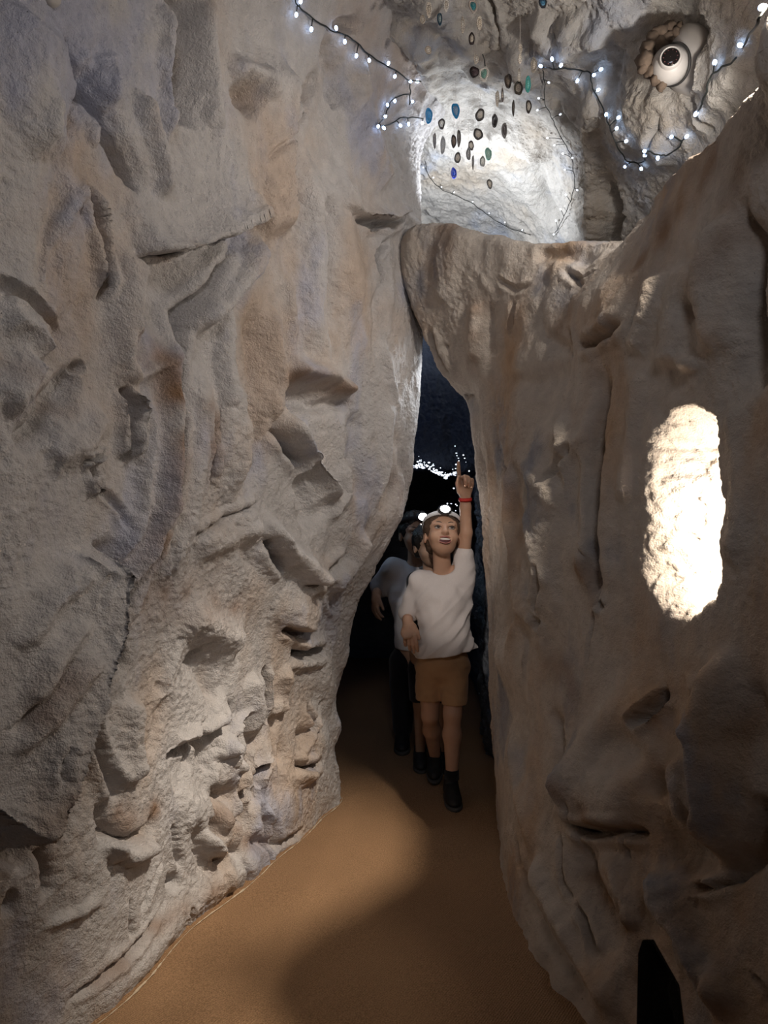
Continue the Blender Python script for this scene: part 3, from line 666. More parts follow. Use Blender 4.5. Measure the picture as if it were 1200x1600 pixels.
def cloth_mat(name, col, scale=300):
    m, nt, b = mat_base(name); N = nt.nodes.new; L = nt.links.new
    tc = N('ShaderNodeTexCoord'); n = N('ShaderNodeTexNoise'); n.inputs['Scale'].default_value = scale; n.inputs['Detail'].default_value = 2
    L(tc.outputs['Object'], n.inputs['Vector'])
    mx = N('ShaderNodeMix'); mx.data_type = 'RGBA'; mx.inputs[6].default_value = (*[c*0.9 for c in col], 1); mx.inputs[7].default_value = (*[min(1, c*1.08) for c in col], 1)
    L(n.outputs['Fac'], mx.inputs[0]); L(mx.outputs[2], b.inputs['Base Color']); b.inputs['Roughness'].default_value = 0.95; b.inputs['Specular IOR Level'].default_value = 0.15
    b.inputs['Sheen Weight'].default_value = 0.15
    bp = N('ShaderNodeBump'); bp.inputs['Strength'].default_value = 0.2; bp.inputs['Distance'].default_value = 0.001; L(n.outputs['Fac'], bp.inputs['Height']); L(bp.outputs['Normal'], b.inputs['Normal'])
    return m
SKIN = skin_mat('skin_tan', (0.50, 0.30, 0.20)); SKIN2 = skin_mat('skin_mid', (0.42, 0.27, 0.19))
HAIR = simple('brown_hair', (0.085, 0.05, 0.03), 0.55, noise_amt=0.5, nscale=90); HAIRD = simple('dark_hair', (0.02, 0.016, 0.013), 0.5)
SHIRT = cloth_mat('white_cotton', (0.66, 0.61, 0.58)); SHIRT2 = cloth_mat('grey_white_cotton', (0.60, 0.60, 0.62)); BLK = cloth_mat('black_cotton', (0.012, 0.012, 0.013))
SHORTS = cloth_mat('tan_twill', (0.42, 0.25, 0.13)); TROUS = cloth_mat('dark_trousers', (0.02, 0.02, 0.024))
RUBBER = simple('black_shoe', (0.012, 0.012, 0.012), 0.6); SOLE = simple('grey_sole', (0.06, 0.058, 0.055), 0.7)
RED = simple('red_band', (0.55, 0.03, 0.02), 0.5); EYEW = simple('eye_white', (0.48, 0.45, 0.43), 0.25); EYED = simple('eye_dark', (0.03, 0.02, 0.015), 0.2)
LIP = simple('lips', (0.42, 0.16, 0.13), 0.4); TEETH = simple('teeth', (0.85, 0.82, 0.76), 0.3); MOUTH = simple('mouth_inside', (0.10, 0.02, 0.02), 0.6)
STRAP = cloth_mat('pale_elastic', (0.72, 0.72, 0.72)); LAMPBODY = simple('lamp_plastic', (0.05, 0.05, 0.055), 0.4)
LENS = simple('headlamp_lens', (1, 1, 1), 0.2, emis=(1.0, 0.96, 0.92), estr=60)

def head_frame(pitch, yaw=0.0, roll=0.0):
    p, y, r = map(math.radians, (pitch, yaw, roll))
    f = np.array([math.sin(y)*math.cos(p), -math.cos(y)*math.cos(p), math.sin(p)])
    rt = np.array([math.cos(y), math.sin(y), 0.0])
    up = np.cross(rt, f); up = up if up[2] > 0 else -up
    rt2 = rt*math.cos(r)+up*math.sin(r); up2 = up*math.cos(r)-rt*math.sin(r)
    return np.stack([rt2, up2, f], 1)          # columns: image right, up, forward

def add_head(fl, c, R, s, smile=True):
    H = lambda x, y, z: np.asarray(c)+R@(np.array([x, y, z])*s)
    e = lambda p, r, k=0.012, sub=False: fl.ell(H(*p), np.array(r)*s, R, k*s, sub)
    e((0, .032, -.012), (.072, .077, .088)); e((0, -.018, .022), (.060, .072, .064), .02); e((0, -.060, .040), (.040, .032, .036), .025)
    e((0, .030, .050), (.056, .035, .030), .02)
    for sx in (-1, 1):
        e((.034*sx, -.026, .060), (.026, .024, .022), .018)                      # cheeks
        e((.029*sx, .008, .090), (.017, .011, .014), .010, True)               # sockets
        e((.029*sx, .022, .076), (.020, .007, .012), .010)                      # brows
        e((.073*sx, -.004, -.012), (.009, .027, .018), .006); e((.079*sx, -.002, -.006), (.004, .016, .010), .004, True)
    fl.cone(H(0, .012, .082), H(0, -.018, .097), .0075*s, .0115*s, .010*s); e((0, -.021, .094), (.0165, .0085, .011), .006)
    for sx in (-1, 1): e((.0065*sx, -.0275, .100), (.0042, .0035, .005), .002, True)
    if smile:
        e((0, -.051, .078), (.030, .014, .016), .012); e((0, -.053, .092), (.0275, .0155, .018), .004, True)
    else:
        e((0, -.050, .080), (.022, .010, .010), .010); e((0, -.050, .092), (.020, .0016, .006), .002, True)
    return H

def face_parts(root, H, R, s, smile=True):
    def el(name, c, r, mat, seg=16, rings=10):
        v, f = sphere((0, 0, 0), (1, 1, 1), seg, rings); v = (v*np.array(r)*s)@R.T+H(*c)
        return to_local(mesh_obj(name, v, f, mat), root)
    for sx in (-1, 1):
        el('eye', (.029*sx, .006, .0755), (.0125, .0050, .010), EYEW); el('iris', (.029*sx+.001, .0085, .0840), (.0070, .0058, .0032), EYED)
        th = [H(.013*sx+.034*sx*t, .0275+.006*math.sin(math.pi*t*.8), .0845-.022*t*t) for t in np.linspace(0, 1, 7)]
        v, f = tube(th, [.0016*s, .003*s, .0034*s, .0032*s, .0028*s, .002*s, .001*s], 6); to_local(mesh_obj('eyebrow', v, f, HAIR), root)
        lid = [H(.029*sx+.0145*math.cos(a), .0075+.0075*math.sin(a), .0845-.004*abs(math.cos(a))) for a in np.linspace(0.1, math.pi-.1, 9)]
        v, f = tube(lid, .0020*s, 5); to_local(mesh_obj('eyelid', v, f, HAIR), root)
    if smile:
        el('mouth_inside', (0, -.053, .0800), (.028, .0160, .006), MOUTH); el('teeth', (0, -.0470, .0830), (.0215, .0052, .0060), TEETH)
        up = [H(.030*math.cos(a), -.047+.0085*math.sin(a)+.010*abs(math.cos(a))**2*.6, .0925-.016*abs(math.cos(a))**2) for a in np.linspace(0, math.pi, 13)]
        lo = [H(.030*math.cos(a), -.0445-.0245*math.sin(a)+.003*abs(math.cos(a)), .0925-.016*abs(math.cos(a))**2) for a in np.linspace(0, math.pi, 13)]
    else:
        up = [H(.021*math.cos(a), -.049+.003*math.sin(a), .0905-.010*abs(math.cos(a))**2) for a in np.linspace(0, math.pi, 11)]
        lo = [H(.021*math.cos(a), -.051-.004*math.sin(a), .0905-.010*abs(math.cos(a))**2) for a in np.linspace(0, math.pi, 11)]
    rr = np.sin(np.linspace(0, math.pi, len(up)))*.0024*s+.0008*s
    for n_, l in (('upper_lip', up), ('lower_lip', lo)):
        v, f = tube(l, rr, 6); to_local(mesh_obj(n_, v, f, LIP), root)

def hair(root, c, R, s, mat, length=0.0):
    fl = Field(np.asarray(c)-.17*s, np.asarray(c)+.17*s, .0035)
    H = lambda x, y, z: np.asarray(c)+R@(np.array([x, y, z])*s)
    e = lambda p, r, k=0.01, sub=False: fl.ell(H(*p), np.array(r)*s, R, k*s, sub)
    e((0, .036, -.014), (.0805, .083, .097)); e((0, -.01, -.04), (.074, .070, .070), .02)
    e((0, -.030, .082), (.0635, .094, .062), .006, True)              # face opening, hair line on the forehead
    e((0, -.105, -.02), (.09, .060, .12), .012, True)                   # nape
    for sx in (-1, 1): e((.078*sx, -.022, .004), (.016, .030, .022), .008, True)
    def dsp(v):
        q = (v-np.asarray(c))@R
        return v+R@np.array([0, 0, 0])+((v-np.asarray(c))*(0.06*noise(q*np.array([70, 26, 26])/s)+0.03*noise(q*140/s))[:, None])
    return field_obj('hair', fl, mat, root, 1, dsp)

def headlamp(root, c, R, s, lit=0.0, lamp_at=(0, .086, .074), strap=None):
    H = lambda x, y, z: np.asarray(c)+R@(np.array([x, y, z])*s)
    # strap: a flat band round the head
    V = []; n = 48; yz = []
    for k in range(n):
        a = 2*math.pi*k/n; x = .0865*math.sin(a); z = -.014+.102*math.cos(a); y = .066+.010*math.cos(a)
        for dy, dr in ((-.010, 0), (.010, -.003), (.010, -.007), (-.010, -.004)):
            q = 1+dr/.09; V.append(H(x*q, y+dy, (z+.014)*q-.014))
    Fs = [(k*4+j, k*4+(j+1) % 4, ((k+1) % n)*4+(j+1) % 4, ((k+1) % n)*4+j) for k in range(n) for j in range(4)]
    st = to_local(mesh_obj('headlamp_strap', V, Fs, strap or STRAP), root)
    bx, f = lathe([(.001, 0), (.020, 0), (.024, .004), (.024, .018), (.019, .024), (.0165, .0245)], 24)
    lx, ly, lz = lamp_at
    v = np.stack([bx[:, 0]*1.25+lx, bx[:, 1]+ly, bx[:, 2]+lz], 1); v = np.array([H(*p) for p in v])
    body = to_local(mesh_obj('headlamp_body', v, f, LAMPBODY), root)
    bx, f = lathe([(.0005, .0262), (.010, .0260), (.0165, .0240), (.0168, .0225)], 24)
    v = np.stack([bx[:, 0]*1.25+lx, bx[:, 1]+ly, bx[:, 2]+lz], 1); v = np.array([H(*p) for p in v])
    ln = to_local(mesh_obj('headlamp_lens', v, f, LENS), root)
    if lit: lamp('light_headlamp', 'SPOT', H(lx, ly, lz+.03), lit, (1.0, 0.97, 0.93), 0.012, H(lx, ly, lz+1.0), 100, 0.6)
    return H

def hand(fl, W, u, v, n, s, curls, thumb=(0.6, 0.5), spread=0.10):
    """W wrist, u wrist->knuckles, v towards the thumb, n palm side; curls: per finger (index..little) bend angles"""
    u, v, n = [np.asarray(x, float)/np.linalg.norm(x) for x in (u, v, n)]
    K = np.asarray(W)+u*.066*s
    Rm = np.stack([v, u, n], 1)
    fl.ell(np.asarray(W)+u*.038*s, np.array([.031, .042, .014])*s, Rm, .008)
    fl.cone(np.asarray(W)-u*.012*s, np.asarray(W)+u*.025*s, .019*s, .022*s, .012)
    lens = (.062, .068, .063, .050)
    for i in range(4):
        off = (1.5-i)*.0145*s
        p = K+v*off-u*(.010*s if i == 3 else .003*s*abs(i-1)); d = u+v*spread*(1.5-i)*.6; d /= np.linalg.norm(d); ang = 0
        for j, (L_, c_) in enumerate(zip((.46, .31, .23), curls[i])):
            ang += c_; dd = d*math.cos(ang)+n*math.sin(ang); q = p+dd*lens[i]*L_*s
            fl.cone(p, q, (.0082-.0006*j)*s, (.0076-.0008*j)*s, .003); p = q
    p = np.asarray(W)+u*.018*s+v*.020*s
    d = u*math.cos(thumb[0])+v*math.sin(thumb[0])+n*.35; d /= np.linalg.norm(d); q = p+d*.034*s; fl.cone(p, q, .0115*s, .009*s, .008)
    d2 = d*math.cos(thumb[1])+(u*.6+n*.5-v*.4)*math.sin(thumb[1]); d2 /= np.linalg.norm(d2); q2 = q+d2*.026*s; fl.cone(q, q2, .0088*s, .007*s, .003)

def shoe(name, root, heel, toe, s, up=(0, 0, 1)):
    heel = np.asarray(heel, float); toe = np.asarray(toe, float); d = toe-heel; ln = np.linalg.norm(d); d /= ln
    sd = np.cross(d, np.asarray(up, float)); sd /= np.linalg.norm(sd); upv = np.cross(sd, d); Rm = np.stack([sd, d, upv], 1)
    lo = np.minimum(heel, toe)-.09*s; hi = np.maximum(heel, toe)+.13*s
    fl = Field(lo, hi, .004)
    at = lambda t, h: heel+d*ln*t+upv*h*s
    fl.ell(at(.20, .040), np.array([.036, .052, .040])*s, Rm, .01); fl.ell(at(.62, .030), np.array([.041, .085, .030])*s, Rm, .03); fl.ell(at(.42, .048), np.array([.034, .065, .034])*s, Rm, .02)
    fl.cone(at(.2, .05), at(.2, .092), .036*s, .036*s, .012)
    fl.cut(at(0, .010), -upv); o = field_obj(name, fl, RUBBER, root)
    fl = Field(lo, hi, .004)
    fl.ell(at(.22, .010), np.array([.039, .060, .04])*s, Rm, 0); fl.ell(at(.64, .010), np.array([.044, .092, .04])*s, Rm, .03)
    fl.cut(at(0, .018), upv); fl.cut(at(0, .0), -upv)
    so = field_obj('sole', fl, SOLE, root); so.parent = o
    lc = []
    for t in (.42, .52, .62): lc.append(tube([at(t, .070-.05*(t-.42))+sd*x*s for x in np.linspace(-.02, .02, 5)], .0022*s, 5))
    v, f = join(lc); l = to_local(mesh_obj('laces', v, f, SOLE), root); l.parent = o
    return o

# ---- the boy
BY = 3.4
root = empty('person', (0.29, BY, 0))
tag(root, 'smiling boy in white T-shirt and tan shorts pointing up with raised arm', 'person')
hc = P(691, 838, BY-.02); HR = head_frame(24, 4, -3); hs = 1.06
shL = P(656, 908, BY+.02); elL = P(637, 965, BY+.09); wrL = P(637, 972, BY-.075)
shR = P(721, 893, BY+.01); elR = P(728, 832, BY-.02); wrR = P(727, 775, BY-.04)
neck0 = P(691, 898, BY+.03); neck1 = hc+HR@np.array([0, -.05, -.03])
pel = P(692, 1035, BY+.03); chest = P(691, 935, BY+.03)
hipL = P(672, 1045, BY+.04); knL = P(672, 1118, BY+.05); anL = P(680, 1183, BY+.22)
hipR = P(710, 1045, BY+.02); knR = P(707, 1115, BY-.05); anR = P(706, 1212, BY-.06)
fl = Field((.02, BY-.40, .0), (.52, BY+.36, 1.62), .0042)
fl.ell(chest, (.105, .068, .12), None, .03); fl.ell(pel, (.10, .072, .09), None, .05); fl.cone(chest, pel, .088, .085, .04)
fl.cone(neck0, neck1, .041, .040, .02)
fl.cone(shL, chest+np.array([0, 0, .05]), .036, .05, .03); fl.cone(shR, chest+np.array([.02, 0, .05]), .038, .05, .03)
fl.cone(shL, elL, .034, .028, .02); fl.cone(elL, wrL, .028, .020, .015)
fl.cone(shR, elR, .034, .029, .02); fl.cone(elR, wrR+(elR-wrR)*.3, .029, .025, .012); fl.cone(wrR+(elR-wrR)*.3, wrR, .025, .0195, .012)
for h_, k_, a_ in ((hipL, knL, anL), (hipR, knR, anR)):
    fl.cone(h_, k_, .062, .040, .03); cf = k_+(a_-k_)*.35+np.array([0, .012, 0]); fl.cone(k_, cf, .037, .041, .02); fl.cone(cf, a_, .040, .026, .02)
add_head(fl, hc, HR, hs, True)
# raised hand: index finger up, the others folded; lowered hand: loosely curled
hand(fl, wrR, (-.03, -.05, 1), (-1, -.15, 0), (.1, -1, -.05), 1.22, [(0.05, 0.05, 0.05), (1.35, 1.2, .6), (1.45, 1.2, .6), (1.4, 1.2, .6)], (.35, .9), .05)
hand(fl, wrL, (.10, -.55, -.75), (.9, -.35, .2), (.1, .5, -.6), 1.12, [(.5, .5, .3), (.6, .6, .4), (.7, .7, .4), (.75, .7, .4)], (.5, .5), .10)
body = field_obj('body', fl, SKIN, root, 1)
face_parts(root, lambda x, y, z: hc+HR@(np.array([x, y, z])*hs), HR, hs, True)
hair(root, hc, HR, hs, HAIR)
headlamp(root, hc, HR, hs, 2.0)
# T-shirt
fl = Field((.02, BY-.2, .5), (.56, BY+.25, 1.2), .0045)
hem = P(697, 1018, BY)
fl.ell(chest, (.122, .088, .13), None, .03); fl.cone(chest, hem+np.array([0, .02, -.04]), .108, .118, .05)
fl.ell(hem+np.array([.0, .01, .0]), (.147, .105, .07), None, .05)
fl.cone(shL+np.array([.01, 0, .0]), chest+np.array([0, 0, .06]), .048, .06, .03); fl.cone(shR, chest+np.array([.02, 0, .06]), .050, .06, .03)
sle = shL+(elL-shL)*.86; fl.cone(shL, sle, .048, .047, .025)
sre = shR+(elR-shR)*.42; fl.cone(shR+np.array([0, 0, -.03]), sre, .054, .047, .03); fl.cone(shR+np.array([.01, .01, -.02]), chest+np.array([.07, 0, -.05]), .05, .06, .03)
fl.ell(neck0+np.array([0, -.045, .042]), (.052, .055, .036), None, .006, True); fl.cone(neck0+np.array([0, 0, .0]), neck1, .047, .047, .006, True)
fl.cut(hem+np.array([0, 0, -.004]), np.array([.17, 0, -1.0])); 
def shirt_folds(v):
    q = v-chest; a = q[:, 0]*.55-q[:, 2]*.45       # drag lines run from the raised shoulder to the low hip
    m = sst(.10, -.25, q[:, 2]); n = 1-2.4*np.abs(noise(np.stack([a*34, q[:, 1]*5, (q[:, 0]*.45+q[:, 2]*.55)*5], 1)))
    n2 = noise(v*16)
    dr = q.copy(); dr[:, 2] = 0; dr /= np.linalg.norm(dr, axis=1, keepdims=True)+1e-6
    return v+dr*((.010*n*(.30+.70*m)+.007*n2))[:, None]
tee = field_obj('t_shirt', fl, SHIRT, root, 2, shirt_folds)
def cut_field(n, p, d): pass
# sleeve hems and collar as thin bands
def band(name, c, ax, r, w, mat, par, root_, sq=1.0, n=28, th=.003):
    ax = np.asarray(ax, float)/np.linalg.norm(ax); a = np.cross(ax, [0.1, 1, 0.05]); a /= np.linalg.norm(a); b_ = np.cross(ax, a)
    V = []
    for k in range(n):
        t = 2*math.pi*k/n; d = math.cos(t)*a+math.sin(t)*b_*sq
        for q, h in ((r, -w), (r+th, 0), (r, w), (r-th, 0)): V.append(np.asarray(c)+d*q+ax*h)
    Fs = [(k*4+j, k*4+(j+1) % 4, ((k+1) % n)*4+(j+1) % 4, ((k+1) % n)*4+j) for k in range(n) for j in range(4)]
    o = to_local(mesh_obj(name, V, Fs, mat), root_)
    if par is not None: o.parent = par
    return o
#band('collar', neck0+np.array([0, -.004, .020]), (0, -.38, 1), .0475, .006, SHIRT, tee, root, 1.0)
band('sleeve_hem', sle, elL-shL, .044, .008, SHIRT, tee, root); band('sleeve_hem', sre, elR-shR, .043, .007, SHIRT, tee, root)
band('wristband', wrR+(elR-wrR)*.10, elR-wrR, .0285, .009, RED, None, root)
# shorts
fl = Field((.05, BY-.2, .38), (.5, BY+.3, .85), .0045)
hmL = knL+(hipL-knL)*.26; hmR = knR+(hipR-knR)*.24
fl.ell(pel, (.121, .104, .105), None, .03)
fl.cone(hipL+np.array([0, 0, .0]), hmL+np.array([-.004, 0, 0]), .070, .064, .02); fl.cone(hipR, hmR+np.array([.004, 0, 0]), .070, .060, .02)
fl.cut((0, 0, P(0, 1096, BY)[2]), (0, 0, -1))
sh = field_obj('shorts', fl, SHORTS, root, 2, lambda v: v+(np.stack([noise(v*np.array([14, 14, 30])), noise(v*np.array([14, 14, 30])+7), 0*v[:, 0]], 1)*.007))
# shoes
shoe('shoe', root, (anR[0]-.004, anR[1]+.055, .0), (anR[0]+.002, anR[1]-.155, .0), .92)
shoe('shoe', root, (anL[0]+.004, anL[1]+.07, .055), (anL[0]-.012, anL[1]-.12, .008), .92, (0, .3, 1))
for a_, nm in ((anR, 0), (anL, 1)):
    v, f = tube([a_+np.array([0, .004, -.015]), a_+np.array([0, .004, .02]), a_+np.array([0, .004, .028])], [.034, .033, .030], 20); to_local(mesh_obj('sock', v, f, BLK), root)

# ---- the older companion at the back (mostly in the dark)
MY = 4.05
r2 = empty('person', (0.2, MY, 0)); tag(r2, 'dark-haired person in grey-white T-shirt with headlamp behind the boy', 'person')
hc2 = P(650, 836, MY); HR2 = head_frame(4, 10, 0); s2 = 1.16
sA = P(614, 888, MY+.02); eA = P(590, 925, MY+.12); wA = P(588, 928, MY-.06); sB = P(686, 890, MY+.03); eB = P(700, 960, MY+.08); wB = P(698, 1010, MY)
ch2 = P(650, 925, MY+.04); pl2 = P(652, 1030, MY+.05); nk2 = P(650, 885, MY+.04)
fl = Field((-.18, MY-.28, .03), (.58, MY+.35, 1.45), .006)
fl.ell(ch2, (.14, .085, .15), None, .03); fl.ell(pl2, (.13, .09, .10), None, .05); fl.cone(ch2, pl2, .105, .10, .04); fl.cone(nk2, hc2-np.array([0, -.02, .06]), .046, .044, .02)
fl.cone(sA, ch2+np.array([0, 0, .08]), .045, .06, .03); fl.cone(sB, ch2+np.array([0, 0, .08]), .045, .06, .03)
fl.cone(sA, eA, .042, .033, .02); fl.cone(eA, wA, .033, .024, .015); fl.cone(sB, eB, .042, .033, .02); fl.cone(eB, wB, .033, .024, .015)
for sx in (-1, 1):
    h0 = pl2+np.array([.07*sx, 0, -.02]); k0 = np.array([h0[0]+.01*sx, MY+.02, .36]); a0 = np.array([h0[0]+.01*sx, MY+.06, .08]); fl.cone(h0, k0, .072, .05, .03); fl.cone(k0, a0, .05, .034, .02)
add_head(fl, hc2, HR2, s2, False)
hand(fl, wA, (-.10, -.15, -1), (.55, -.8, .1), (.85, .5, 0), 1.15, [(.35, .4, .3), (.3, .35, .2), (.3, .3, .2), (.3, .3, .2)], (.35, .2), .08)
hand(fl, wB, (0, -.15, -1), (-.5, -.8, .1), (-.8, .5, 0), 1.1, [(.4, .4, .3)]*4, (.4, .3), .05)
field_obj('body', fl, SKIN2, r2, 1); face_parts(r2, lambda x, y, z: hc2+HR2@(np.array([x, y, z])*s2), HR2, s2, False)
hair(r2, hc2, HR2, s2, HAIRD); headlamp(r2, hc2, HR2, s2, 5.0, (.010, .080, .083), TROUS)
fl = Field((-.18, MY-.2, .5), (.58, MY+.35, 1.2), .006)
fl.ell(ch2, (.155, .100, .16), None, .03); fl.cone(ch2, P(652, 1005, MY+.05), .125, .130, .05); fl.cone(sA, ch2+np.array([0, 0, .09]), .056, .07, .03); fl.cone(sB, ch2+np.array([0, 0, .09]), .056, .07, .03)
fl.cone(sA, sA+(eA-sA)*.75, .056, .064, .03); fl.cone(sB, sB+(eB-sB)*.7, .056, .062, .03); fl.cone(nk2, hc2, .058, .05, .006, True)
fl.cut(P(652, 1012, MY+.05), (0, 0, -1))
field_obj('t_shirt', fl, SHIRT2, r2, 2, lambda v: v+np.stack([noise(v*14), noise(v*14+9), 0*v[:, 0]], 1)*.008)
fl = Field((-.1, MY-.2, .04), (.5, MY+.3, .85), .007); fl.ell(pl2, (.14, .10, .11), None, .03)
for sx in (-1, 1):
    h0 = pl2+np.array([.072*sx, 0, -.02]); a0 = np.array([h0[0]+.01*sx, MY+.05, .10]); fl.cone(h0, (h0[0]+.01*sx, MY+.02, .36), .088, .070, .02); fl.cone((h0[0]+.01*sx, MY+.02, .36), a0, .070, .055, .02)
field_obj('trousers', fl, TROUS, r2, 2)
for sx in (-1, 1):
    x0 = pl2[0]+.08*sx; shoe('shoe', r2, (x0, MY+.12, 0), (x0+.01*sx, MY-.13, 0), 1.05)

# ---- the smaller child in black between them
KY = 3.74
r3 = empty('person', (0.2, KY, 0)); tag(r3, 'child in black top half hidden behind the boy\'s shoulder', 'person')
hc3 = P(671, 854, KY); HR3 = head_frame(0, 12, 4); s3 = 1.02
sA3 = P(650, 908, KY); sB3 = P(696, 908, KY); ch3 = P(673, 945, KY+.02); pl3 = P(673, 1040, KY+.02)
fl = Field((.02, KY-.2, .03), (.5, KY+.25, 1.28), .006)
fl.ell(ch3, (.10, .065, .12), None, .03); fl.ell(pl3, (.10, .07, .09), None, .04); fl.cone(ch3, pl3, .08, .08, .03); fl.cone(P(672, 905, KY+.02), hc3-np.array([0, -.02, .05]), .036, .035, .02)
for s_, sx in ((sA3, -1), (sB3, 1)):
    e_ = s_+np.array([.015*sx, .05, -.19]); w_ = e_+np.array([.0, -.10, -.13]); fl.cone(s_, ch3+np.array([0, 0, .06]), .034, .05, .03); fl.cone(s_, e_, .032, .026, .02); fl.cone(e_, w_, .026, .019, .015)
    hand(fl, w_, (0, -.4, -.9), (-.6*sx, -.7, .2), (-.7*sx, .5, -.2), .95, [(.4, .4, .3)]*4, (.4, .3), .05)
    h0 = pl3+np.array([.052*sx, 0, -.02]); fl.cone(h0, (h0[0], KY, .32), .055, .036, .03); fl.cone((h0[0], KY, .32), (h0[0], KY+.05, .07), .036, .025, .02)
add_head(fl, hc3, HR3, s3, False)
field_obj('body', fl, SKIN2, r3, 1); face_parts(r3, lambda x, y, z: hc3+HR3@(np.array([x, y, z])*s3), HR3, s3, False); hair(r3, hc3, HR3, s3, HAIRD)
fl = Field((.0, KY-.2, .45), (.5, KY+.25, 1.1), .006)
fl.ell(ch3, (.115, .08, .13), None, .03); fl.cone(ch3, pl3, .098, .102, .03)
for s_, sx in ((sA3, -1), (sB3, 1)): fl.cone(s_, ch3+np.array([0, 0, .06]), .046, .06, .03); fl.cone(s_, s_+np.array([.008*sx, .03, -.12]), .045, .044, .02)
fl.cone(P(672, 905, KY+.02), hc3, .047, .045, .006, True); fl.cut(pl3-np.array([0, 0, .05]), (0, 0, -1)); field_obj('t_shirt', fl, BLK, r3, 2)
fl = Field((.05, KY-.2, .25), (.45, KY+.25, .8), .007); fl.ell(pl3, (.108, .08, .09), None, .03)
for sx in (-1, 1): fl.cone(pl3+np.array([.052*sx, 0, -.02]), (pl3[0]+.055*sx, KY, .36), .065, .056, .02)
fl.cut((0, 0, .34), (0, 0, -1)); field_obj('shorts', fl, TROUS, r3, 2)
for sx in (-1, 1): shoe('shoe', r3, (pl3[0]+.052*sx, KY+.11, 0), (pl3[0]+.055*sx, KY-.09, 0), .88)

# ------------------------------------------------------------------ small things: agates, fairy lights, security camera, lamps, trim
ROCKS = [LW, RW, CE, LI, BW]
def hit(px, py, lift=0.0, only=None):
    """first rock surface seen at a pixel; lifted off it along its normal"""
    best = None
    for r in (only or ROCKS):
        d2 = (r.vpx-px)**2+(r.vpy-py)**2; d2 = np.where(r.v[:, 1] > 0.6, d2, 1e12)
        c_ = np.nonzero(d2 < 30)[0]
        if not len(c_): c_ = np.array([np.argmin(d2)])
        i_ = c_[np.argmin(r.v[c_, 1]+d2[c_]*.003)]
        if d2[i_] > 400 and len(only or ROCKS) > 1: continue
        if best is None or r.v[i_, 1] < best[0][1]: best = (r.v[i_], r.vn[i_])
    return best[0]+best[1]*lift
WIRE = simple('dark_green_cable', (0.018, 0.022, 0.02), 0.5)
BULB = simple('led_bulb', (1, 1, 1), 0.3, emis=(0.45, 0.64, 1.0), estr=12)
TINY = simple('tiny_led_and_glint', (1, 1, 1), 0.3, emis=(0.8, 0.88, 1.0), estr=2.2)  # also gives the glow of the imitated glints on the lintel edge
DIM = simple('dim_led', (1, 1, 1), 0.3, emis=(0.8, 0.88, 1.0), estr=1.6)
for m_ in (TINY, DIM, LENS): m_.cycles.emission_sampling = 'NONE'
bulb_mesh = None
def light_string(label, runs, bulbs, only=None, r=.0026, lift=.014, br=.0058, mat=None):
    global bulb_mesh
    p0 = hit(*runs[0][len(runs[0])//2], lift, only)
    root = empty('fairy_light_string', p0); tag(root, label, 'fairy lights', 'fairy light strings pinned along the rock')
    parts = []; allp = []
    for run in runs:
        pts = np.array([hit(x, y, lift, only) for x, y in run]); pts = smooth_line(pts, 6)
        k = np.arange(len(pts)); pts = pts+np.stack([np.sin(k*1.3), np.cos(k*1.7), np.sin(k*.9)], 1)*.0016
        parts.append(tube(pts, r, 6)); allp.append(pts)
    A = np.concatenate(allp)
    stems = []
    if bulb_mesh is None:
        v, f = sphere((0, 0, 0), (1, 1, 1), 8, 6); v[:, 2] *= 1.35
        bulb_mesh = bpy.data.meshes.new('bulb'); bulb_mesh.from_pydata(v.tolist(), [], f); bulb_mesh.materials.append(BULB)
        bulb_mesh.polygons.foreach_set('use_smooth', [True]*len(bulb_mesh.polygons))
        global dim_mesh
        dim_mesh = bulb_mesh.copy(); dim_mesh.materials[0] = DIM
    for x, y in bulbs:
        b_ = hit(x, y, lift+.004, only); j = np.argmin(np.linalg.norm(A-b_, axis=1)); a_ = A[j]
        d = b_-a_; ln = np.linalg.norm(d)
        if ln > .09: b_ = a_+d/ln*.09
        if ln > br*1.2: parts.append(tube([a_, (a_+b_)/2+np.array([0, 0, .002]), b_-(b_-a_)*.12], r*.8, 5))
        o = bpy.data.objects.new('bulb', bulb_mesh if mat is None else dim_mesh); COL.objects.link(o); o.scale = (br, br, br); o.location = b_-np.array(p0); o.parent = root
        if ln > 1e-4: o.rotation_euler = Vector(d).to_track_quat('Z', 'Y').to_euler()
    v, f = join(parts); to_local(mesh_obj('wire', v, f, WIRE), root)
    return root
light_string('dark cable of white fairy lights crossing top of left wall',
             [[(455, -8), (462, 10), (487, 30), (512, 44), (540, 58), (556, 70), (580, 88), (612, 106), (636, 122), (655, 125)], [(636, 124), (638, 142), (636, 162)], [(634, 147), (612, 154), (602, 168), (598, 184), (590, 198), (604, 196), (622, 186), (640, 183), (660, 184)]],
             [(462, 3), (457, 19), (481, 46), (521, 40), (533, 63), (553, 87), (573, 100), (603, 99), (612, 117), (636, 124), (656, 125), (639, 156), (612, 156), (600, 162), (598, 184), (587, 200), (594, 200), (621, 199), (634, 194), (656, 191)], [LW, CE])
light_string('fairy light cable looping below the white security camera',
             [[(840, 98), (848, 101), (870, 107), (888, 103), (908, 105), (925, 112), (930, 135), (940, 160), (950, 182), (956, 200), (966, 222), (980, 244), (994, 250), (1008, 247), (1014, 240)], [(1014, 234), (1030, 240), (1044, 240), (1058, 231), (1068, 220), (1056, 211)]],
             [(845, 97), (867, 93), (880, 96), (904, 123), (941, 109), (932, 118), (933, 137), (951, 182), (966, 186), (972, 199), (981, 214), (977, 259), (1003, 257), (1009, 236), (1013, 232), (1027, 239), (1055, 210), (1074, 209)], [CE, RW])
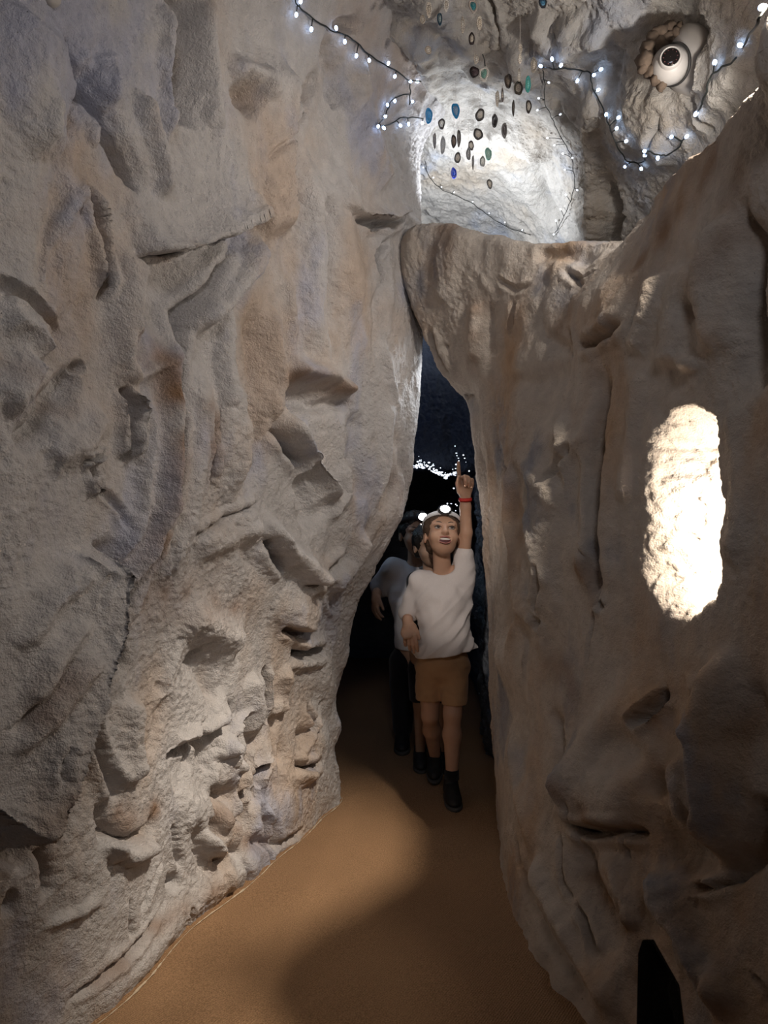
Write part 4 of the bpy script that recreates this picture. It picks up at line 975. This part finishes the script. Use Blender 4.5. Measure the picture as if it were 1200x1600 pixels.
light_string('thin fairy light cable hanging down the bright vault wall',
             [[(846, 104), (848, 128), (852, 155), (862, 180), (872, 200), (884, 222), (896, 240), (899, 262), (900, 285), (895, 310), (887, 328), (878, 350), (870, 366)]],
             [(860, 122), (842, 148), (842, 167), (876, 180), (858, 210), (870, 225), (884, 237), (898, 245), (888, 264), (901, 291), (888, 303), (880, 324), (872, 347), (870, 366)], [CE], r=.0017, br=.0042, mat=DIM)
light_string('thin fairy light cable along bottom of vault behind the bridge rock',
             [[(667, 250), (668, 270), (678, 284), (692, 294), (716, 305), (738, 316), (756, 330), (780, 346), (802, 356), (830, 366)]],
             [(664, 258), (677, 275), (690, 289), (712, 298), (740, 312), (764, 330), (792, 346), (818, 358)], [CE], r=.0016, br=.0036, mat=DIM)
light_string('short fairy light cable at the upper right corner',
             [[(1204, 14), (1185, 42), (1165, 68), (1148, 94), (1134, 104), (1118, 122), (1108, 148), (1096, 172)]], [(1197, 14), (1165, 66), (1125, 101), (1093, 172)], [CE, RW], r=.003, br=.0066)

# ---- hanging agate slices
def lin(c): return tuple((x/255/12.92 if x/255 <= .04045 else ((x/255+.055)/1.055)**2.4) for x in c)
_am = {}
def agate_mat(col, band=0.35):
    if col in _am: return _am[col]
    c = lin(col); m, nt, b = mat_base('agate_%02x%02x%02x' % col); N = nt.nodes.new; L_ = nt.links.new
    tc = N('ShaderNodeTexCoord'); w = N('ShaderNodeTexWave'); w.wave_type = 'RINGS'; w.rings_direction = 'Y'; w.inputs['Scale'].default_value = 60; w.inputs['Distortion'].default_value = 3
    L_(tc.outputs['Object'], w.inputs['Vector'])
    mx = N('ShaderNodeMix'); mx.data_type = 'RGBA'; mx.inputs[6].default_value = (*[q*(1-band) for q in c], 1); mx.inputs[7].default_value = (*[min(1, q*(1+band)) for q in c], 1)
    L_(w.outputs['Fac'], mx.inputs[0]); L_(mx.outputs[2], b.inputs['Base Color']); b.inputs['Roughness'].default_value = 0.18; b.inputs['Transmission Weight'].default_value = 0.15
    _am[col] = m; return m
THREAD = simple('pale_thread', (0.55, 0.5, 0.45), 0.8)
ceil_v = CE.v
DK = (58, 46, 44); GR = (120, 112, 108); PALE = (214, 202, 186); TEAL = (40, 122, 130); CYAN = (40, 140, 200); NAVY = (22, 48, 170); GRN = (120, 165, 150); WH = (225, 218, 208)
# px, py, half width, half height (px), rim colour, core colour, label
AG = [(670, 180, 6, 12, CYAN, (70, 160, 215), 'sky blue agate slice at the left edge of the hanging cluster'),
      (709, 270, 4.5, 9, NAVY, (40, 80, 200), 'deep royal blue agate slice, lowest of the blue ones'),
      (712, 172, 6.5, 12, CYAN, (140, 170, 200), 'pale blue and white agate slice right of the sky blue one'),
      (690, 193, 5, 9, DK, WH, 'small dark ring agate with white centre below the sky blue one'),
      (750, 179, 7, 10, (70, 62, 56), PALE, 'round grey rimmed agate with clear pale centre above another ring'),
      (747, 209, 7.5, 9.5, (62, 56, 52), PALE, 'scalloped dark ring agate below the round grey rimmed one'),
      (773, 188, 4.6, 10.5, DK, (38, 30, 32), 'nearly black oval agate slice right of the ring agates'),
      (788, 203, 4.6, 12.5, GR, (88, 80, 80), 'dark grey pointed oval agate at right of the black one'),
      (679, 219, 2.8, 12, GR, (150, 146, 146), 'thin grey edge-on agate left of the cluster'),
      (692, 226, 4, 14, (150, 148, 146), (180, 178, 176), 'long light grey agate slice below the small dark ring'),
      (709, 220, 4.5, 10, DK, (140, 120, 105), 'small brown agate with dark lower corner'),
      (717, 215, 3.4, 13, (88, 80, 74), (120, 112, 104), 'narrow brown grey agate touching the dark cornered one'),
      (715, 246, 5.2, 8.5, (84, 80, 76), PALE, 'pale drop agate with dark rim above the royal blue one'),
      (732, 240, 3.4, 10, (120, 116, 112), (176, 172, 168), 'small grey teardrop agate right of the pale drop'),
      (736, 227, 4.4, 8, DK, PALE, 'crescent rimmed agate under the scalloped ring'),
      (739, 253, 1.8, 11, (130, 126, 122), (150, 146, 142), 'sliver of grey agate seen edge on, lower middle'),
      (754, 252, 4.4, 9, (130, 126, 122), WH, 'faint hook shaped pale agate in lower middle'),
      (763, 240, 5.4, 10, GRN, (160, 195, 180), 'pale green agate slice in front of the bright vault'),
      (765, 287, 4.6, 8, (96, 92, 88), PALE, 'lowest hanging agate, a small open grey ring'),
      (741, 112, 7.5, 9, (52, 44, 44), (92, 76, 78), 'round dark brown agate above the cluster'),
      (756, 115, 7.2, 12, WH, GRN, 'white rimmed agate with green heart beside the dark brown one'),
      (794, 126, 5.5, 12, (70, 60, 54), (130, 115, 100), 'brown oval agate with striped centre'),
      (810, 137, 6.5, 11.5, (78, 72, 62), PALE, 'olive rimmed ring agate right of the brown oval'),
      (825, 131, 4.6, 13, (70, 160, 150), (110, 185, 170), 'turquoise agate slice near the fairy light corner'),
      (826, 166, 4.4, 11, (70, 62, 56), PALE, 'thin dark ring agate below the turquoise one'),
      (802, 168, 2.2, 13, (90, 82, 76), (120, 110, 100), 'edge-on brown agate left of the thin dark ring'),
      (777, 153, 3, 13, PALE, WH, 'pale cream agate above the nearly black oval'),
      (785, 148, 2.2, 11, GR, PALE, 'thin grey crescent agate beside the cream one'),
      (834, 101, 5, 12, (170, 160, 146), PALE, 'pale ring agate at the start of the fairy light cable'),
      (812, 92, 3, 8, PALE, WH, 'small cream agate above the olive rimmed ring'),
      (811, 117, 2.6, 10, PALE, WH, 'narrow cream agate just above the olive rimmed ring'),
      (737, 60, 4.6, 10.5, DK, PALE, 'half black half clear agate below the teal one'),
      (739, 9, 7.5, 10.5, (170, 158, 148), TEAL, 'teal centred agate with pale rim near top'),
      (687, 29, 4.4, 9.5, (38, 70, 88), (150, 165, 165), 'blue rimmed oval agate at upper left'),
      (848, 4, 6.5, 8.5, (30, 40, 52), (70, 120, 150), 'navy ringed agate at the top edge'),
      (670, 14, 4, 13, PALE, (190, 176, 160), 'cream oval agate at the upper left edge'),
      (697, 7, 4.2, 11, WH, (200, 188, 172), 'white oval agate beside the blue rimmed one'),
      (723, 38, 3, 13, PALE, WH, 'long cream agate left of the half black one'),
      (749, 35, 4.5, 11, PALE, (200, 185, 165), 'cream agate on the twig-like wire near top'),
      (660, 30, 4.5, 7, (196, 182, 164), PALE, 'small round beige agate left of the blue rimmed oval'),
      (669, 78, 5, 7, (190, 176, 160), PALE, 'round beige agate near the end of the left fairy lights'),
      (744, 92, 3.5, 8, PALE, WH, 'small cream chip agate above the dark brown round'),
      (813, 75, 3, 8, PALE, (200, 188, 170), 'small beige agate high on the right side')]
for k, (px, py, hw, hh, rimc, corec, lab) in enumerate(AG):
    Y = 2.72+0.62*min(1, py/290)+0.10*math.sin(k*2.4)
    Y = min(Y, hit(px, py, 0, [CE])[1]-.10-.05*(k % 3)); c = P(px, py, Y); a = hw*Y/F; h = hh*Y/F; rnd = random.Random(k*7+3)
    root = empty('agate_slice', c); tag(root, lab, 'agate', 'agate slices hanging on threads')
    n = 28; ph = [rnd.uniform(0, 6.28) for _ in range(4)]; yaw = rnd.uniform(-.45, .45)
    def outline(sc, n=n):
        out = []
        for q in range(n):
            t = 2*math.pi*q/n; rr = sc*(1+.05*math.sin(2*t+ph[0])+.05*math.sin(3*t+ph[1])+.03*math.sin(5*t+ph[2]))
            out.append((a*rr*math.sin(t)/max(.6, math.cos(yaw)), h*rr*math.cos(t)*(1-.08*math.cos(t))))
        return out
    def rot(p): x, y, z = p; return (x*math.cos(yaw)-y*math.sin(yaw), x*math.sin(yaw)+y*math.cos(yaw), z)
    th = .0022; k_in = .62 if hw > 3 else .5
    if rimc == (52, 44, 44) or corec == (38, 30, 32): k_in = .75
    o1 = outline(1.0); o2 = outline(k_in)
    V = [rot((x, -th*.4, z)) for x, z in o1]+[rot((x*.94, -th, z*.94)) for x, z in o1]+[rot((x, -th*.8, z)) for x, z in o2]+[rot((x, th*.8, z)) for x, z in o2]+[rot((x*.94, th, z*.94)) for x, z in o1]+[rot((x, th*.4, z)) for x, z in o1]
    Fs = [(r_*n+q, r_*n+(q+1) % n, ((r_+1) % 6)*n+(q+1) % n, ((r_+1) % 6)*n+q) for r_ in range(6) for q in range(n)]
    o = mesh_obj('rim', V, Fs, agate_mat(rimc, .2), root)
    V = [rot((x*1.02, -th*.55, z*1.02)) for x, z in o2]+[rot((x*1.02, th*.55, z*1.02)) for x, z in o2]+[rot((0, -th*.7, 0)), rot((0, th*.7, 0))]
    Fs = [(q, (q+1) % n, 2*n) for q in range(n)]+[(n+(q+1) % n, n+q, 2*n+1) for q in range(n)]+[(q, n+q, n+(q+1) % n, (q+1) % n) for q in range(n)]
    o = mesh_obj('core', V, Fs, agate_mat(corec), root)
    top = c+np.array([0, 0, h*.9]); m = (ceil_v[:, 0]-c[0])**2+(ceil_v[:, 1]-c[1])**2; j = np.argmin(np.where(ceil_v[:, 2] > c[2], m, 9)); cz = ceil_v[j, 2]+.01
    if cz > top[2]+.01:
        v, f = tube([top-c, (top-c)+np.array([.001, .001, (cz-top[2])*.5]), (top-c)+np.array([0, 0, cz-top[2]])], .0006, 4); mesh_obj('thread', v, f, THREAD, root)
# twig-like wire hanging from the ceiling among the agates
tw = [P(752, -4, 2.74), P(753, 25, 2.75), P(754, 42, 2.76), P(750, 55, 2.77), P(749, 72, 2.78), P(756, 90, 2.80), P(758, 104, 2.80)]
v, f = join([tube(smooth_line(tw, 5), .0024, 6), tube(smooth_line([P(754, 40, 2.76), P(742, 41, 2.76), P(735, 34, 2.76)], 4), .0013, 5)])
r0 = empty('hanging_wire', P(752, -4, 2.74)); to_local(mesh_obj('wire', v, f, WIRE), r0); tag(r0, 'dark knotted wire hanging among the upper agates', 'wire')
v, f = tube([P(752, -4, 2.74), P(752, -4, 2.74)+np.array([0, 0, .25])], .002, 5); to_local(mesh_obj('wire_end', v, f, WIRE), r0)

# ---- security camera on the upper right rock
WHITE = simple('white_plastic', (0.46, 0.43, 0.40), 0.4); BLKG = simple('black_lens', (0.01, 0.008, 0.008), 0.12); IRRED = simple('ir_led', (0.10, 0.03, 0.03), 0.3); GAP = simple('camera_gap', (0.03, 0.028, 0.026), 0.6)
cc = hit(1066, 98, 0.0, [CE]); 
def place(v, c, R): return v@np.asarray(R).T+np.asarray(c)
def frame(n, up=(0, 0, 1)):
    n = np.asarray(n, float); n /= np.linalg.norm(n); x = np.cross(up, n); x /= np.linalg.norm(x); return np.stack([x, np.cross(n, x), n], 1)
nb = np.array([-.80, -.30, -.42]); nb /= np.linalg.norm(nb); Rb = frame(nb)
sY = cc[1]/F
base_c = P(1074, 98, cc[1]-.045)
rc = empty('security_camera', base_c); tag(rc, 'white turret security camera fixed to the upper right rock', 'security camera')
v, f = lathe([(.001, -.03), (50*sY, -.03), (52*sY, -.012), (51*sY, -.004), (44*sY, .012), (34*sY, .030), (30*sY, .036), (.001, .036)], 48); v[:, 0] *= .92
to_local(mesh_obj('mount', place(v, base_c, Rb), f, WHITE), rc)
bc = P(1046, 102, cc[1]-.085); v, f = sphere((0, 0, 0), (27*sY,)*3, 40, 28); ball = to_local(mesh_obj('camera_head', v+bc, f, WHITE), rc)
nl = np.array([-.30, -.92, -.10]); nl /= np.linalg.norm(nl); Rl = frame(nl); r_ = 27*sY
v, f = lathe([(r_*.47, r_*.95), (r_*.49, r_*1.03), (r_*.53, r_*1.03), (r_*.57, r_*.97), (r_*.62, r_*.76)], 40); to_local(mesh_obj('lens_ring', place(v, bc, Rl), f, WHITE), rc)
v, f = lathe([(.0005, r_*1.02), (r_*.25, r_*1.015), (r_*.44, r_*1.005), (r_*.49, r_*.95)], 36); to_local(mesh_obj('lens', place(v, bc, Rl), f, BLKG), rc)
for k in range(10):
    t = 2*math.pi*k/10; v, f = sphere((r_*.36*math.cos(t), r_*.36*math.sin(t), r_*1.005), (r_*.035,)*3, 8, 5); to_local(mesh_obj('infrared_led', place(v, bc, Rl), f, IRRED), rc)
v, f = lathe([(r_*.99, -.002), (r_*1.10, -.004), (r_*1.10, .004), (r_*.99, .002)], 40)
ng = bc-base_c; to_local(mesh_obj('gap_ring', place(v, bc-ng*.22, frame(ng)), f, GAP), rc)
# brown rubble packed in the hollow behind it
FOAM = simple('brown_rubble', (0.12, 0.085, 0.06), 0.95, noise_amt=0.5, nscale=60)
rnd = random.Random(5)
for k, (x, y, r) in enumerate([(1012, 78, 11), (1008, 96, 12), (1020, 62, 11), (1032, 50, 11), (1046, 44, 10), (1060, 44, 9), (1028, 72, 12), (1042, 60, 11), (1054, 55, 10), (1016, 112, 10), (1026, 124, 9), (1034, 134, 7), (1072, 50, 8), (1004, 108, 7), (1036, 84, 12)]):
    c = P(x, y, min(hit(x, y, 0, [CE])[1]-.02, cc[1]-.05)-.02*rnd.random()); rr = r*sY
    v, f = sphere((0, 0, 0), (1, 1, 1), 14, 10); v = v*(1+.35*noise(v*1.6+k*9.1)+.12*noise(v*4+k))[:, None]*np.array([rr*rnd.uniform(.8, 1.2), rr*1.2, rr*rnd.uniform(.8, 1.3)])
    o = mesh_obj('rubble_lump', v, f, FOAM, CE.o); o.location = c

# ---- niche lamp fitting, hidden behind the near rim of the niche
nl0 = np.array([0.895, 1.70, 1.33]); rn = empty('niche_lamp', nl0); tag(rn, 'small warm lamp tucked inside the glowing wall niche', 'lamp')
v, f = lathe([(.001, 0), (.022, 0), (.022, .05), (.018, .055), (.001, .055)], 20); to_local(mesh_obj('lamp_socket', place(v, nl0+np.array([.0, -.0, -.10]), np.eye(3)), f, LAMPBODY), rn)
# ---- vault lamp body on the back of the bridge rock
vl = np.array([0.42, 3.42, 2.44]); rv = empty('vault_lamp', vl); tag(rv, 'lamp behind the bridge rock shining up at the vault', 'lamp')
v, f = lathe([(.001, -.08), (.035, -.08), (.045, .0), (.045, .045), (.038, .045), (.036, .0), (.001, -.01)], 24); to_local(mesh_obj('lamp_housing', v+vl, f, LAMPBODY), rv)
v, f = tube([vl+np.array([0, 0, -.07]), vl+np.array([.05, -.03, -.1]), vl+np.array([.10, -.06, -.12])], .01, 8); to_local(mesh_obj('lamp_bracket', v, f, LAMPBODY), rv)

# ---- glowing specks imitating glints on the lintel edge, and a few loose lights
def sparkle(label, pts, Y, name='light_and_glint_cluster', only=None, br=(.0022, .0045)):
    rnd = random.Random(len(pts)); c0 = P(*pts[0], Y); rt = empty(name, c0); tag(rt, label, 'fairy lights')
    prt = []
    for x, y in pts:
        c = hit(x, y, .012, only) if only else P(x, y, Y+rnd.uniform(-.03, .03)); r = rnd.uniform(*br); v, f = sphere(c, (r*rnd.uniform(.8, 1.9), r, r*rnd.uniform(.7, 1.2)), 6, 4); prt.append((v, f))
    v, f = join(prt); o = to_local(mesh_obj('bulbs', v, f, TINY), rt); o['kind'] = 'stuff'  # on the lintel band bulbs and wire are made up, imitating glints
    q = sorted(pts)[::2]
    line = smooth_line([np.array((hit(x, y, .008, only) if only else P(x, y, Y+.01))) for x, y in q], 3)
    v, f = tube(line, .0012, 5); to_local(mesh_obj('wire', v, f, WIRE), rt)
rnd = random.Random(11); sp = []
for k in range(150):
    x = rnd.uniform(644, 718); t = (x-644)/74; y0 = 727+6*t+ (14*max(0, 1-abs(t-.72)/.45)); sp.append((x, y0+rnd.uniform(-3.5, 3.5) - (rnd.random() < .18)*rnd.uniform(4, 12)))
sparkle('dense band of glowing white specks as glints along the dark lintel edge', sp, 4.36)
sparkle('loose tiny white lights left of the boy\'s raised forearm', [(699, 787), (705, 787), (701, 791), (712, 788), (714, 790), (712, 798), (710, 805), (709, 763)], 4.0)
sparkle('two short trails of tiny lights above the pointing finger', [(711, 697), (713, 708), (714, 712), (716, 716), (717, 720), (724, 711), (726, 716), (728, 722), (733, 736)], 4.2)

# ---- pale plaster edge where the left wall meets the carpet
fp = []
for y in np.linspace(1.2, 3.34, 70):
    m = (np.abs(LW.v[:, 2]) < .02) & (np.abs(LW.v[:, 1]-y) < .03)
    if m.any(): fp.append((LW.v[m, 0].max()+.002, y, .004))
fp = np.array(fp); k = np.ones(5)/5; fp[2:-2, 0] = np.convolve(fp[:, 0], k, 'valid')
v, f = tube(smooth_line(fp, 3), .0005+.006*np.abs(noise(np.arange(len(smooth_line(fp, 3)))[:, None]*np.array([[.37, 0, 0]])+.5)), 6)
PL = simple('dried_plaster', (0.52, 0.42, 0.30), 0.9, noise_amt=.4, nscale=60)
tag(mesh_obj('trim_1', v, f, PL), 'pale plaster bead along foot of left wall', None, None, 'structure')
# white sensor dome at the very top left
sd_ = hit(80, -6, .0, [LW]); rs = empty('ceiling_sensor', sd_); tag(rs, 'white round sensor at the top left edge of the wall', 'sensor')
v, f = lathe([(.001, -.01), (.022, -.01), (.022, .006), (.016, .016), (.001, .018)], 24); to_local(mesh_obj('sensor_cap', place(v, sd_, frame((.75, -.6, -.1))), f, WHITE), rs)
